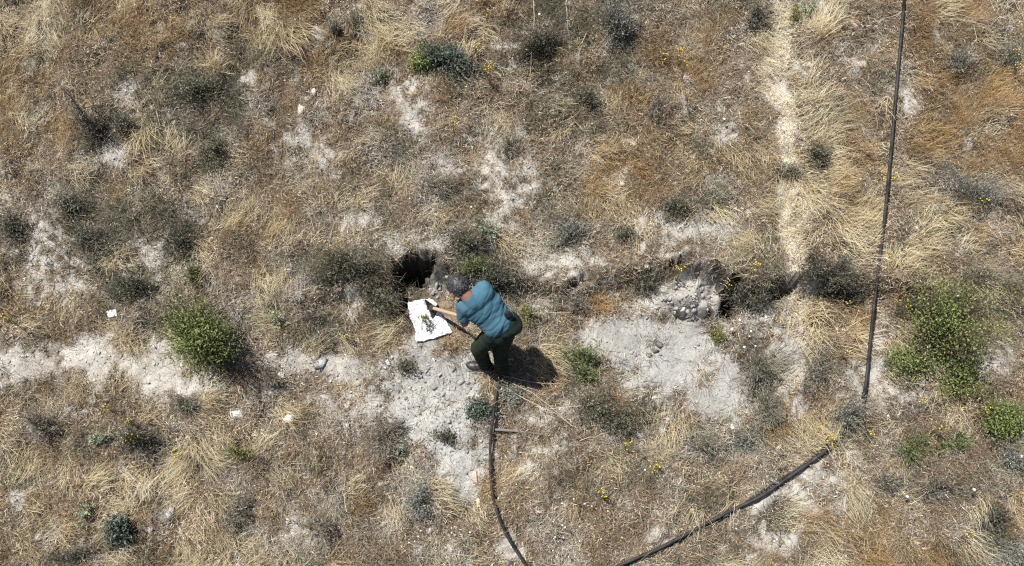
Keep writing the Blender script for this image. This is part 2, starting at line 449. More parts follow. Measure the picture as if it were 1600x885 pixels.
SPEC = [  # blades, length, e0, e1, az spread, width, base colour, tip colour, seg, disc
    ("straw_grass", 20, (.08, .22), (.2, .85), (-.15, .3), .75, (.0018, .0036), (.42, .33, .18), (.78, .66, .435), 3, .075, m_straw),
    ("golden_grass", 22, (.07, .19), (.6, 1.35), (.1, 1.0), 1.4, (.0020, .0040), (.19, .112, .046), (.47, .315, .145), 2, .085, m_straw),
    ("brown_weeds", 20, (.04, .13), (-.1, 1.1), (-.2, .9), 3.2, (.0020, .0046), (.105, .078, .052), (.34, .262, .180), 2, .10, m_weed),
    ("dark_weeds", 24, (.07, .17), (.1, 1.3), (-.1, .9), 3.2, (.0020, .005), (.032, .034, .023), (.195, .205, .142), 2, .10, m_weed),  # sunlit highlights painted into the tip colour, over a dark base
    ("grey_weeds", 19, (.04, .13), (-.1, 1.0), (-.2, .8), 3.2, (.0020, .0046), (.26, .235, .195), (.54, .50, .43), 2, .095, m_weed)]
for k, (nm, nb, LL, E0, E1, spread, WW, C0, C1, seg, disc, mat) in enumerate(SPEC):
    s = np.where(sp == k)[0]
    cnt = rng.integers(int(nb * .6), int(nb * 1.4), len(s))
    cnt = np.maximum(2, (cnt * (1 - .7 * tb[s]))).astype(int)
    i = np.repeat(s, cnt); n = len(i)
    r_ = disc * np.sqrt(rng.random(n)) * 1.3; th = rng.uniform(0, 2 * math.pi, n)
    bx = tx[i] + r_ * np.cos(th); by_ = ty[i] + r_ * np.sin(th)
    base = np.stack([bx, by_, H(bx, by_) + (rng.uniform(-.01, .03, n) if k else rng.uniform(0, .06, n))], -1)
    az = flow[i] + rng.normal(0, 1, n) * spread * (.5 if k < 2 else 1)
    tl = rng.normal(0, .2, len(tx)); tj = (tl + 1.6 * fbm(tpx / 26, tpy / 26, 58, 3))[i]
    L = rng.uniform(*LL, n) * np.clip(1 + .6 * tj, .4, 1.9)
    cj = (1 + .15 * np.random.default_rng(k).normal(0, 1, len(tx)) + 1.3 * fbm(tpx / 22, tpy / 22, 59 + k, 3))[i]
    # colour drift over the hillside
    warm = fbm(bx * 1.1, by_ * 1.1, 90, 3)
    drift = np.stack([1 + .15 * warm, 1 + .04 * warm, 1 - .2 * warm], -1)
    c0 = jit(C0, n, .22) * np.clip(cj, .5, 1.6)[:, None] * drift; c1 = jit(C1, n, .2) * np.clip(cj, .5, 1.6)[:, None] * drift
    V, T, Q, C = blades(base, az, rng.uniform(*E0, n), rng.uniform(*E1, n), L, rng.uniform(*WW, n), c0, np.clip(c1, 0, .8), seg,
                        az + rng.normal(0, .35, n))
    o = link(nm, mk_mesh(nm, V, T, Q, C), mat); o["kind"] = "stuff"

# fine litter of broken straw and dead leaves lying between the tufts
NL = 360000
lx = rng.uniform(-5.6, 5.6, NL); ly = rng.uniform(-3.6, 3.6, NL)
lpx, lpy = to_px(lx, ly, SLOPE * ly)
lb = bare_at(lpx, lpy)
pc = np.zeros(NL)
for (cx, cy, rx, ry, dep, a_) in PITS: pc = np.maximum(pc, ell(lpx, lpy, (cx, cy, rx * 1.15, ry * 1.15, a_), .2))
pc = np.maximum(pc, ell(lpx, lpy, (672, 503, 42, 42, 0), .15))
k_ = rng.random(NL) < (1 - .965 * sstep(.2, .85, lb)) * (1 - pc)
lx, ly, lpx, lpy, lb = lx[k_], ly[k_], lpx[k_], lpy[k_], lb[k_]
n = len(lx)
LW = species_w(lpx, lpy)
LC = np.array([(.54, .45, .31), (.37, .28, .165), (.29, .225, .155), (.13, .115, .085), (.42, .38, .315)])
LW[:, 0] += 1.6 * trail_at(lpx, lpy); LW[:, 4] += 1.2 * trail_at(lpx, lpy)
lsp = np.argmax(LW + rng.gumbel(0, .35, LW.shape), 1)
lc = LC[lsp] * np.clip(1.05 + rng.normal(0, .45, (n, 1)), .25, 2) * (1 + rng.normal(0, .05, (n, 3)))
az = rng.uniform(0, 2 * math.pi, n); el = rng.normal(.15, .35, n)
L = rng.uniform(.02, .075, n); w_ = rng.uniform(.0025, .006, n)
p0 = np.stack([lx, ly, H(lx, ly) + rng.uniform(.002, .03, n)], -1)
dv = np.stack([np.cos(az) * np.cos(el), np.sin(az) * np.cos(el), np.sin(el)], -1)
sd = np.stack([-np.sin(az), np.cos(az), rng.normal(0, .4, n)], -1)
p1 = p0 + dv * L[:, None]
p1[:, 2] = np.maximum(p1[:, 2], H(p1[:, 0], p1[:, 1]) + .003)
V = np.stack([p0 - sd * w_[:, None] * .5, p0 + sd * w_[:, None] * .5, p1], 1).reshape(-1, 3)
T = np.arange(3 * n).reshape(-1, 3)
o = link("straw_litter", mk_mesh("straw_litter", V, T, None, np.clip(np.repeat(lc, 3, 0), .01, .8)), m_weed); o["kind"] = "stuff"

# ------------------------------------------------------------------ stones
def hull(seed, npts=16, sx=1, sy=1, sz=.6, boxy=.0):
    r = np.random.default_rng(seed)
    d = r.normal(0, 1, (npts, 3)); d /= np.linalg.norm(d, axis=1)[:, None]
    if boxy:
        d = d / (np.max(np.abs(d), axis=1)[:, None] ** boxy)
    d *= r.uniform(.8, 1.05, (npts, 1))
    d *= np.array([sx, sy, sz])
    bm = bmesh.new()
    for q in d: bm.verts.new(q)
    res = bmesh.ops.convex_hull(bm, input=bm.verts)
    junk = [g for g in res["geom_interior"] + res["geom_unused"] if isinstance(g, bmesh.types.BMVert)]
    bmesh.ops.delete(bm, geom=list(set(junk)), context='VERTS')
    bm.normal_update()
    bm.verts.index_update()
    V = np.array([v.co[:] for v in bm.verts]); T = np.array([[v.index for v in f.verts] for f in bm.faces])
    bm.free()
    return V, T

SH = [hull(100 + i, 8, 1, .62, .34, .6) for i in range(8)]
m_stone = attr_mat("stone", .85, .2, 0, 45, .22, .5, 140)
m_pebble = attr_mat("pebble", .9, .15, 0)

NP = 16000
qx = rng.uniform(-5.4, 5.4, NP * 6); qy = rng.uniform(-3.4, 3.4, NP * 6)
qpx, qpy = to_px(qx, qy, SLOPE * qy)
qb = bare_at(qpx, qpy)
smooth_patch = ell(qpx, qpy, (1040, 580, 130, 55, .2), .4)
stony = np.maximum(ell(qpx, qpy, (680, 660, 90, 90, .2), .4), ell(qpx, qpy, (540, 600, 120, 60, .2), .4))
k_ = rng.random(len(qx)) < sstep(.25, .8, qb) * (.22 + .5 * stony - .19 * smooth_patch) + .008
qx, qy = qx[k_][:NP], qy[k_][:NP]
Vs, Ts, Cs = [], [], []; off = 0
which = rng.integers(0, 8, len(qx))
for j in range(8):
    s = np.where(which == j)[0]; n = len(s)
    SV, ST = SH[j]
    sc = np.minimum(rng.lognormal(math.log(.0075), .55, n), .024)
    ang = rng.uniform(0, 2 * math.pi, n)
    ca, sa = np.cos(ang) * sc, np.sin(ang) * sc
    X = SV[None, :, 0] * ca[:, None] - SV[None, :, 1] * sa[:, None] + qx[s][:, None]
    Y = SV[None, :, 0] * sa[:, None] + SV[None, :, 1] * ca[:, None] + qy[s][:, None]
    Z = SV[None, :, 2] * sc[:, None] + (H(qx[s], qy[s]) + sc * .25)[:, None]
    Vs.append(np.stack([X, Y, Z], -1).reshape(-1, 3))
    Ts.append((ST[None] + (np.arange(n) * len(SV))[:, None, None]).reshape(-1, 3) + off)
    c = np.array([.42, .40, .37]) * (1 + rng.normal(0, .3, (n, 1))) * (1 + rng.normal(0, .03, (n, 3)))
    Cs.append(np.repeat(np.clip(c, .06, .75), len(SV), 0))
    off += n * len(SV)
o = link("pebbles", mk_mesh("pebbles", np.concatenate(Vs), np.concatenate(Ts), None, np.concatenate(Cs)), m_pebble)
o["kind"] = "stuff"

# embedded flakes of shale and clods: pieces of the ground
def plate(seed):
    r = np.random.default_rng(seed); n = int(r.integers(5, 8))
    a_ = np.sort(r.uniform(0, 2 * math.pi, n) * .35 + np.linspace(0, 2 * math.pi, n, endpoint=False))
    rad = r.uniform(.65, 1.1, n); asp = r.uniform(.5, .95); th = r.uniform(.12, .26)
    lo = np.stack([np.cos(a_) * rad, np.sin(a_) * rad * asp, np.full(n, -th) + r.normal(0, .02, n)], -1)
    up = lo * np.array([.9, .9, 0]) + np.array([0, 0, th]) + np.stack([r.normal(0, .05, n), r.normal(0, .05, n), r.normal(0, .05, n)], -1)
    V = np.concatenate([lo, up, up.mean(0, keepdims=True) + [[0, 0, .03]]])
    T = []
    for k in range(n):
        k2 = (k + 1) % n
        T += [[k, k2, n + k2], [k, n + k2, n + k], [n + k, n + k2, 2 * n]]
    return V, np.array(T)
FL = []
for i in range(16):
    V, T = plate(300 + i)
    c = np.array([.35, .342, .325]) * rng.uniform(.7, 1.15)
    FL.append(mk_mesh("stone", V, T, None, np.tile(c, (len(V), 1))))
    FL[-1].materials.append(m_stone)
def piece(name, me, px, py, size, tilt=.25, sink=.0):
    if max(float(ell(np.array(px), np.array(py), (c0, c1, c2 * 1.2, c3 * 1.25, c5), .2)) for (c0, c1, c2, c3, c4, c5) in PITS) > .02: return None
    q = at(px, py)
    o = bpy.data.objects.new(name, me)
    COL.objects.link(o); o.parent = ground
    o.location = q + Vector((0, 0, size * ((.06 if name == 'stone' else .12) - sink)))
    o.rotation_euler = (rng.normal(math.atan(SLOPE) * .8, tilt * (.6 if name == 'stone' else 1)), rng.normal(0, tilt), rng.uniform(0, 6.28))
    o.scale = (size, size, size)
    return o
ZONES = [(685, 655, 62, 85, 150, (.013, .046)), (660, 570, 60, 28, 16, (.015, .035)), (540, 590, 90, 35, 30, (.015, .038)), (490, 635, 40, 25, 16, (.015, .04)),
         (1035, 545, 75, 30, 18, (.014, .032)), (1000, 590, 90, 40, 14, (.012, .024)), (150, 565, 140, 28, 26, (.014, .034)),
         (648, 185, 26, 45, 12, (.014, .03)), (1180, 640, 40, 30, 8, (.014, .028)), (690, 446, 20, 22, 16, (.018, .042)), (600, 640, 30, 50, 14, (.016, .036))]
for (cx, cy, rx, ry, n, (s0, s1)) in ZONES:
    for _ in range(n):
        a_ = rng.uniform(0, 6.28); r_ = math.sqrt(rng.random())
        piece("stone", FL[rng.integers(0, 14)], cx + rx * r_ * math.cos(a_), cy + ry * r_ * math.sin(a_), s0 + (s1 - s0) * rng.random() ** 2.2)
CL = []
for i in range(8):
    V, T = hull(400 + i, 10, 1, .8, .6, .2)
    CL.append(mk_mesh("clod", V, T, None, np.tile(np.array([.40, .385, .36]) * rng.uniform(.8, 1.12), (len(V), 1)))); CL[-1].materials.append(m_stone)
for _ in range(70):
    a_ = rng.uniform(0, 6.28); r_ = math.sqrt(rng.random())
    u, v = 55 * r_ * math.cos(a_), 32 * r_ * math.sin(a_)
    piece("clod", CL[rng.integers(0, 8)], 1078 + u - .2 * v, 462 + v + .25 * u, rng.uniform(.012, .030) + .03 * rng.random() ** 3, .6, .35)
for _ in range(26):
    a_ = rng.uniform(0, 6.28); r_ = math.sqrt(rng.random())
    piece("clod", CL[rng.integers(0, 8)], 1022 + 28 * r_ * math.cos(a_), 478 + 20 * r_ * math.sin(a_), rng.uniform(.012, .030), .6)

# loose stones one can point at: px, py, half-size px (x, y), flatness, turn, colour, label
W_, G_, D_, P_ = (.66, .62, .56), (.46, .46, .44), (.16, .15, .14), (.56, .45, .38)
ROCKS = [
 (470, 173, 8, 9, .7, .3, (.62, .53, .47), "rounded pinkish white stone at upper left, lowest of four pale stones"),
 (489, 146, 7, 7, .6, .8, W_, "angular white stone just above the rounded pinkish white one"),
 (495, 163, 4, 5, .7, 0, W_, "small white stone right of the rounded pinkish white one"),
 (491, 134, 5, 3, .5, 0, P_, "thin pale stone, topmost of four in the upper left grass"),
 (541, 137, 7, 8, .5, .5, G_, "pale grey stone left of the dark weeds near the top centre"),
 (1221, 304, 9, 7, .7, .4, (.36, .37, .37), "blue grey angular rock on the straw footpath"),
 (974, 288, 6, 5, .6, .2, W_, "white chip in brown grass upslope right of the man"),
 (944, 282, 6, 4, .5, .2, G_, "grey white chip beside the white one upslope of the man"),
 (1010, 416, 6, 6, .4, .1, (.62, .58, .50), "flat cream stone just above the spiky grey green clump"),
 (1251, 516, 7, 7, .8, .2, (.40, .33, .31), "dull reddish grey stone nested in swirling straw below the bank"),
 (375, 648, 15, 9, .6, -.4, (.50, .49, .47), "jagged grey white rock below the green bush's shadow"),
 (452, 656, 10, 9, .8, .1, (.66, .66, .64), "bright white blocky rock on the stony path edge"),
 (459, 671, 9, 6, .6, .3, (.34, .34, .33), "grey stone tucked under the bright white blocky rock"),
 (499, 568, 16, 11, .15, .3, (.42, .44, .43), "flat grey green slab lying on the path left of the white sheet"),
 (441, 586, 7, 4, .5, .2, W_, "small white stone at the tip of the bush's shadow"),
 (265, 802, 10, 11, .35, .6, (.42, .42, .39), "grey slab half sunk in grass at the lower left"),
 (232, 827, 9, 6, .4, 0, (.44, .43, .40), "pale flat stone right of the blue green ball shaped plant"),
 (60, 838, 8, 11, .4, .3, (.44, .42, .38), "upright grey stone near the bottom left corner"),
 (600, 756, 14, 6, .4, .05, (.58, .51, .42), "long cream stone in grass below the stony bare patch"),
 (568, 760, 6, 4, .4, .1, W_, "small white stone left of the long cream one"),
 (703, 858, 7, 8, .4, .3, (.43, .43, .38), "rounded grey green stone near the bottom edge beside the curved hose"),
 (670, 829, 5, 5, .5, .3, W_, "small white stone near the bottom edge left of the rounded grey green one"),
 (1145, 669, 6, 4, .6, .7, (.72, .72, .70), "bright white chip below the large bare patch"),
 (1335, 38, 8, 9, .6, .2, (.52, .40, .35), "pinkish stone near the top edge left of the straight hose"),
 (1270, 801, 9, 6, .5, .1, (.42, .32, .30), "reddish grey stone on straw below the bare strip at lower right"),
 (1031, 540, 7, 5, .7, .2, D_, "uppermost dark clod on the large bare patch"),
 (1023, 549, 7, 4, .6, .5, D_, "middle dark clod of three on the large bare patch"),
 (1014, 555, 6, 4, .6, .2, D_, "lowest dark clod of three on the large bare patch"),
 (607, 567, 6, 7, .5, .3, W_, "white angular stone on the stony path below the white sheet"),
 (450, 815, 5, 5, .6, .1, W_, "pale stone in straw at the lower left, above its neighbour"),
 (415, 838, 6, 5, .5, .1, (.55, .53, .48), "small rounded pale stone in straw near the bottom edge left of centre"),
 (378, 771, 8, 4, .5, -.2, W_, "thin pale stone above the grey shrub at lower left"),
 (1066, 484, 6, 4, .5, .1, (.5, .48, .44), "pale clod at the foot of the grey clod heap"),
 (1023, 622, 5, 4, .5, .1, W_, "white chip in the middle of the large bare patch"),
 (1066, 595, 6, 4, .5, .1, (.66, .66, .63), "white flake on the right half of the large bare patch"),
 (1215, 697, 7, 5, .6, .2, (.55, .5, .45), "pale stone in straw just above the diagonal hose"),
 (1433, 358, 5, 4, .5, .2, (.62, .58, .50), "small cream stone in straw right of the straight hose"),
 (745, 622, 5, 6, .6, .0, W_, "small white stone touching the curved hose below the man's feet"),
 (540, 668, 8, 7, .4, .2, (.5, .47, .43), "pale square stone on the stony patch left of the grey shrub"),
 (543, 632, 6, 7, .4, .1, (.52, .49, .46), "pale angular stone beside weeds below the flat grey green slab"),
]
for i, (px, py, sx, sy, fl, tn, c, lab) in enumerate(ROCKS):
    V, T = hull(500 + i, 11, sx / 165, sy / 150, (sx + sy) / 320 * fl, .75)
    me = mk_mesh("stone", V, T, None, np.tile(np.array(c), (len(V), 1)))
    q = at(px, py, (sx + sy) / 320 * fl * .22)
    o = link("stone", me, m_stone, None, q)
    o.rotation_euler = (math.atan(SLOPE) * .9, rng.normal(0, .12), -tn)
    tag(o, lab, "stone", "loose stones on the hillside")

# ------------------------------------------------------------------ shrubs, bushes and herbs
def cat_geo(parts):
    Vs, Ts, Qs, Cs = [], [], [], []; off = 0
    for V, T, Q, C in parts:
        Vs.append(V); Cs.append(C)
        if T is not None: Ts.append(T + off)
        if Q is not None: Qs.append(Q + off)
        off += len(V)
    return np.concatenate(Vs), (np.concatenate(Ts) if Ts else None), (np.concatenate(Qs) if Qs else None), np.concatenate(Cs)

def tubes(paths, r0, r1, col, sides=4):
    """paths (n, m, 3) -> tapered tubes."""
    n, m, _ = paths.shape
    d = np.gradient(paths, axis=1); d /= np.linalg.norm(d, axis=2, keepdims=True) + 1e-9
    ref = np.tile(np.array([.31, .23, .92]), (n, m, 1))
    a_ = np.cross(d, ref); a_ /= np.linalg.norm(a_, axis=2, keepdims=True) + 1e-9
    b_ = np.cross(d, a_)
    t = np.linspace(0, 1, m)[None, :, None]
    rr = (r0[:, None, None] * (1 - t) + r1[:, None, None] * t)
    rings = [paths + (a_ * math.cos(2 * math.pi * k / sides) + b_ * math.sin(2 * math.pi * k / sides)) * rr for k in range(sides)]
    V = np.stack(rings, 2).reshape(-1, 3)                     # n, m, sides
    base = (np.arange(n) * m * sides)[:, None, None] + (np.arange(m - 1) * sides)[None, :, None]
    k = np.arange(sides)[None, None, :]; k2 = (k + 1) % sides
    Q = np.stack([base + k, base + k2, base + sides + k2, base + sides + k], -1).reshape(-1, 4)
    C = np.repeat(col, m * sides, 0)
    return V, None, Q, C

# kind: twigs, twig elevation range, leaves per twig, leaf length, leaf width, scatter, leaf colours, twig colour, twig width, where leaves start, lobes
KIND = {
 'leafy':   (380, (.22, 1.45), 12, (.017, .034), .40, .038, [(.15, .20, .055), (.21, .26, .085), (.29, .33, .15), (.08, .11, .03)], (.14, .11, .07), .003, .35, 1.2),
 'leafy2':  (300, (.0, 1.45), 9, (.017, .032), .45, .040, [(.17, .215, .06), (.23, .28, .09), (.31, .345, .15), (.10, .13, .04)], (.15, .12, .08), .003, .42, 1.7),
 'bluegreen': (260, (.0, 1.4), 12, (.020, .042), .42, .028, [(.075, .10, .078), (.12, .15, .118), (.19, .22, .175), (.04, .056, .042)], (.13, .11, .08), .003, .3, 1.2),
 'olive':   (300, (-.05, 1.45), 8, (.014, .034), .32, .026, [(.12, .122, .082), (.17, .17, .12), (.28, .265, .20), (.05, .05, .036)], (.17, .145, .105), .0028, .2, 1.8),
 'dark':    (280, (-.05, 1.45), 7, (.014, .036), .30, .026, [(.095, .10, .076), (.15, .15, .115), (.25, .24, .19), (.04, .041, .032)], (.14, .12, .09), .0028, .2, 1.9),
 'grey':    (340, (-.05, 1.45), 6, (.016, .040), .20, .020, [(.20, .19, .155), (.27, .255, .215), (.36, .335, .285), (.09, .082, .065)], (.25, .215, .165), .0030, .15, 1.9),
 'silver':  (300, (-.05, 1.4), 8, (.016, .038), .24, .022, [(.22, .235, .20), (.285, .295, .255), (.37, .37, .32), (.12, .13, .108)], (.26, .235, .19), .0028, .2, 1.8),
 'spiky':   (360, (.0, 1.35), 2, (.02, .04), .16, .012, [(.23, .22, .17), (.30, .285, .23)], (.25, .235, .18), .0046, .4, 1.2),
 'herb':    (120, (.1, 1.45), 9, (.028, .060), .17, .014, [(.135, .165, .065), (.18, .21, .09), (.25, .27, .13), (.08, .105, .042)], (.17, .18, .09), .0032, .15, 1.2),
 'palegreen': (60, (.1, 1.45), 10, (.025, .055), .24, .012, [(.27, .31, .21), (.34, .38, .27), (.42, .45, .34), (.19, .23, .15)], (.34, .36, .26), .0040, .15, 1.2),
 'yellowgreen': (130, (.1, 1.45), 10, (.016, .032), .30, .018, [(.18, .19, .06), (.23, .235, .08), (.31, .30, .12), (.11, .12, .04)], (.2, .17, .1), .003, .25, 1.3),
}
def shrub(name, kind, px, py, rx, ry, h, label, cat, seed, group=None):
    r = np.random.default_rng(900 + seed)
    NTW, EL, LPT, LL, asp, scat, LCs, TC, tw, t0, lobes = KIND[kind]
    q = at(px, py, h * (.62 if kind == 'leafy' and h > .5 else .42))
    gz = float(H(q.x, q.y))
    root = empty(name, (q.x, q.y, gz))
    tag(root, label, cat, group)
    area = (rx * ry) / (45 * 38.0)
    nt_ = int(NTW * (.25 + .75 * min(area, 2.2)))
    az = r.uniform(0, 2 * math.pi, nt_)
    el = np.arcsin(np.clip(r.uniform(math.sin(EL[0]), math.sin(EL[1]), nt_), -1, 1))
    K = 18 if kind == 'leafy' else (10 if kind == 'leafy2' else 11)
    kaz = r.uniform(0, 2 * math.pi, K); kel = np.arcsin(r.uniform(math.sin(EL[0]), .97, K)); kr = r.uniform(.6, 1.12, K)
    kk = r.integers(0, K, nt_); loose = r.random(nt_) < (.45 if kind == 'leafy' else .15 if kind == 'leafy2' else .22)
    az = np.where(loose, az, kaz[kk] + r.normal(0, .29, nt_) / np.maximum(.35, np.cos(kel[kk])))
    el = np.where(loose, el, np.clip(kel[kk] + r.normal(0, .26, nt_), EL[0], 1.5))
    lob = 1 + lobes * (.5 * (vnoise(2 + 1.6 * np.cos(az) * np.cos(el) + seed, 2 + 1.6 * np.sin(az) * np.cos(el) + el) - .5))
    if kind in ('leafy', 'leafy2'): lob *= 1 + .38 * np.clip(np.sin(2 * el), 0, 1) - .22 * sstep(1.0, 1.5, el)
    lob *= 1 + .5 * lobes * (vnoise(5 + 4 * np.cos(az) + seed * 3, 5 + 4 * np.sin(az) + 3 * el) - .5)
    R = np.stack([np.full(nt_, rx / 160.), np.full(nt_, ry / 150.), np.full(nt_, h)], -1)
    tip = np.stack([np.cos(az) * np.cos(el), np.sin(az) * np.cos(el), np.sin(el)], -1) * R
    tip *= (lob * np.where(loose, .8, kr[kk]) * (.55 + .5 * r.random(nt_) ** .6))[:, None]
    if kind not in ('leafy', 'leafy2'):
        sa_ = r.uniform(-.5, .5); st_ = r.uniform(1.0, 1.4)
        uu = tip[:, 0] * math.cos(sa_) + tip[:, 1] * math.sin(sa_); vv_ = -tip[:, 0] * math.sin(sa_) + tip[:, 1] * math.cos(sa_)
        uu = uu * st_; vv_ = vv_ / st_ ** .7
        tip[:, 0] = uu * math.cos(sa_) - vv_ * math.sin(sa_); tip[:, 1] = uu * math.sin(sa_) + vv_ * math.cos(sa_)
    tip[:, 2] = np.maximum(tip[:, 2], .015) + tip[:, 1] * SLOPE * .9
    b0 = np.stack([r.normal(0, rx / 160. * .16, nt_), r.normal(0, ry / 150. * .16, nt_), np.zeros(nt_)], -1)
    b0[:, 2] = b0[:, 1] * SLOPE - .01
    M = 5
    t = np.linspace(0, 1, M)[None, :, None]
    mid = b0 * .45 + tip * .55; mid[:, 2] += .16 * h * r.uniform(-.2, 1, nt_)
    P = (1 - t) ** 2 * b0[:, None] + 2 * t * (1 - t) * mid[:, None] + t ** 2 * tip[:, None]
    P[:, 1:-1] += r.normal(0, .012, (nt_, M - 2, 3))
    # twigs: thin tapered tubes for the thickest, ribbons (3-sided) for the rest
    tc_ = np.clip(np.array(TC) * (1 + r.normal(0, .25, (nt_, 1))), .01, .6)
    V, _, Q, C = tubes(P, np.full(nt_, tw * (1.0 if kind != 'spiky' else .6)), np.full(nt_, tw * .25), tc_, 3)
    o = link("stems", mk_mesh("stems", V, None, Q, C), m_twig, root); o["kind"] = "stuff"
    nl = nt_ * LPT
    ti = np.repeat(np.arange(nt_), LPT)
    tt_ = t0 + (1 - t0) * r.random(nl) ** .7
    u = tt_ * (M - 1); i0 = np.minimum(u.astype(int), M - 2); fu = (u - i0)[:, None]
    pos = P[ti, i0] * (1 - fu) + P[ti, i0 + 1] * fu + r.normal(0, scat, (nl, 3))
    d = (P[ti, i0 + 1] - P[ti, i0]); d /= np.linalg.norm(d, axis=1)[:, None] + 1e-9
    d = d * (.9 if kind in ('herb', 'spiky', 'palegreen', 'grey', 'silver') else .35) + r.normal(0, .55, (nl, 3)); d /= np.linalg.norm(d, axis=1)[:, None]
    s_ = np.cross(d, r.normal(0, 1, (nl, 3)) * .6 + np.array([0, 0, 1.])); s_ /= np.linalg.norm(s_, axis=1)[:, None] + 1e-9
    L = r.uniform(*LL, nl); wv = L * asp * r.uniform(.7, 1.2, nl)
    nrm = np.cross(s_, d)
    a0 = pos; a2 = pos + d * L[:, None]
    am = pos + d * (L * .45)[:, None] + nrm * (L * .08)[:, None]
    V = np.stack([a0, am + s_ * (wv * .5)[:, None], a2, am - s_ * (wv * .5)[:, None]], 1).reshape(-1, 3)
    Q = np.arange(nl * 4).reshape(-1, 4)
    LCa = np.array(LCs); pr = [.36, .34, .15, .15] if len(LCs) == 4 else None
    clump = r.choice(len(LCs), nt_, p=pr)
    lc_ = LCa[np.where(r.random(nl) < .55, clump[ti], r.choice(len(LCs), nl, p=pr))] * (1 + r.normal(0, .16, (nl, 1)))
    o = link("leaves", mk_mesh("leaves", V, None, Q, np.clip(np.repeat(lc_, 4, 0), .008, .6)), m_leaf, root); o["kind"] = "stuff"
    return root

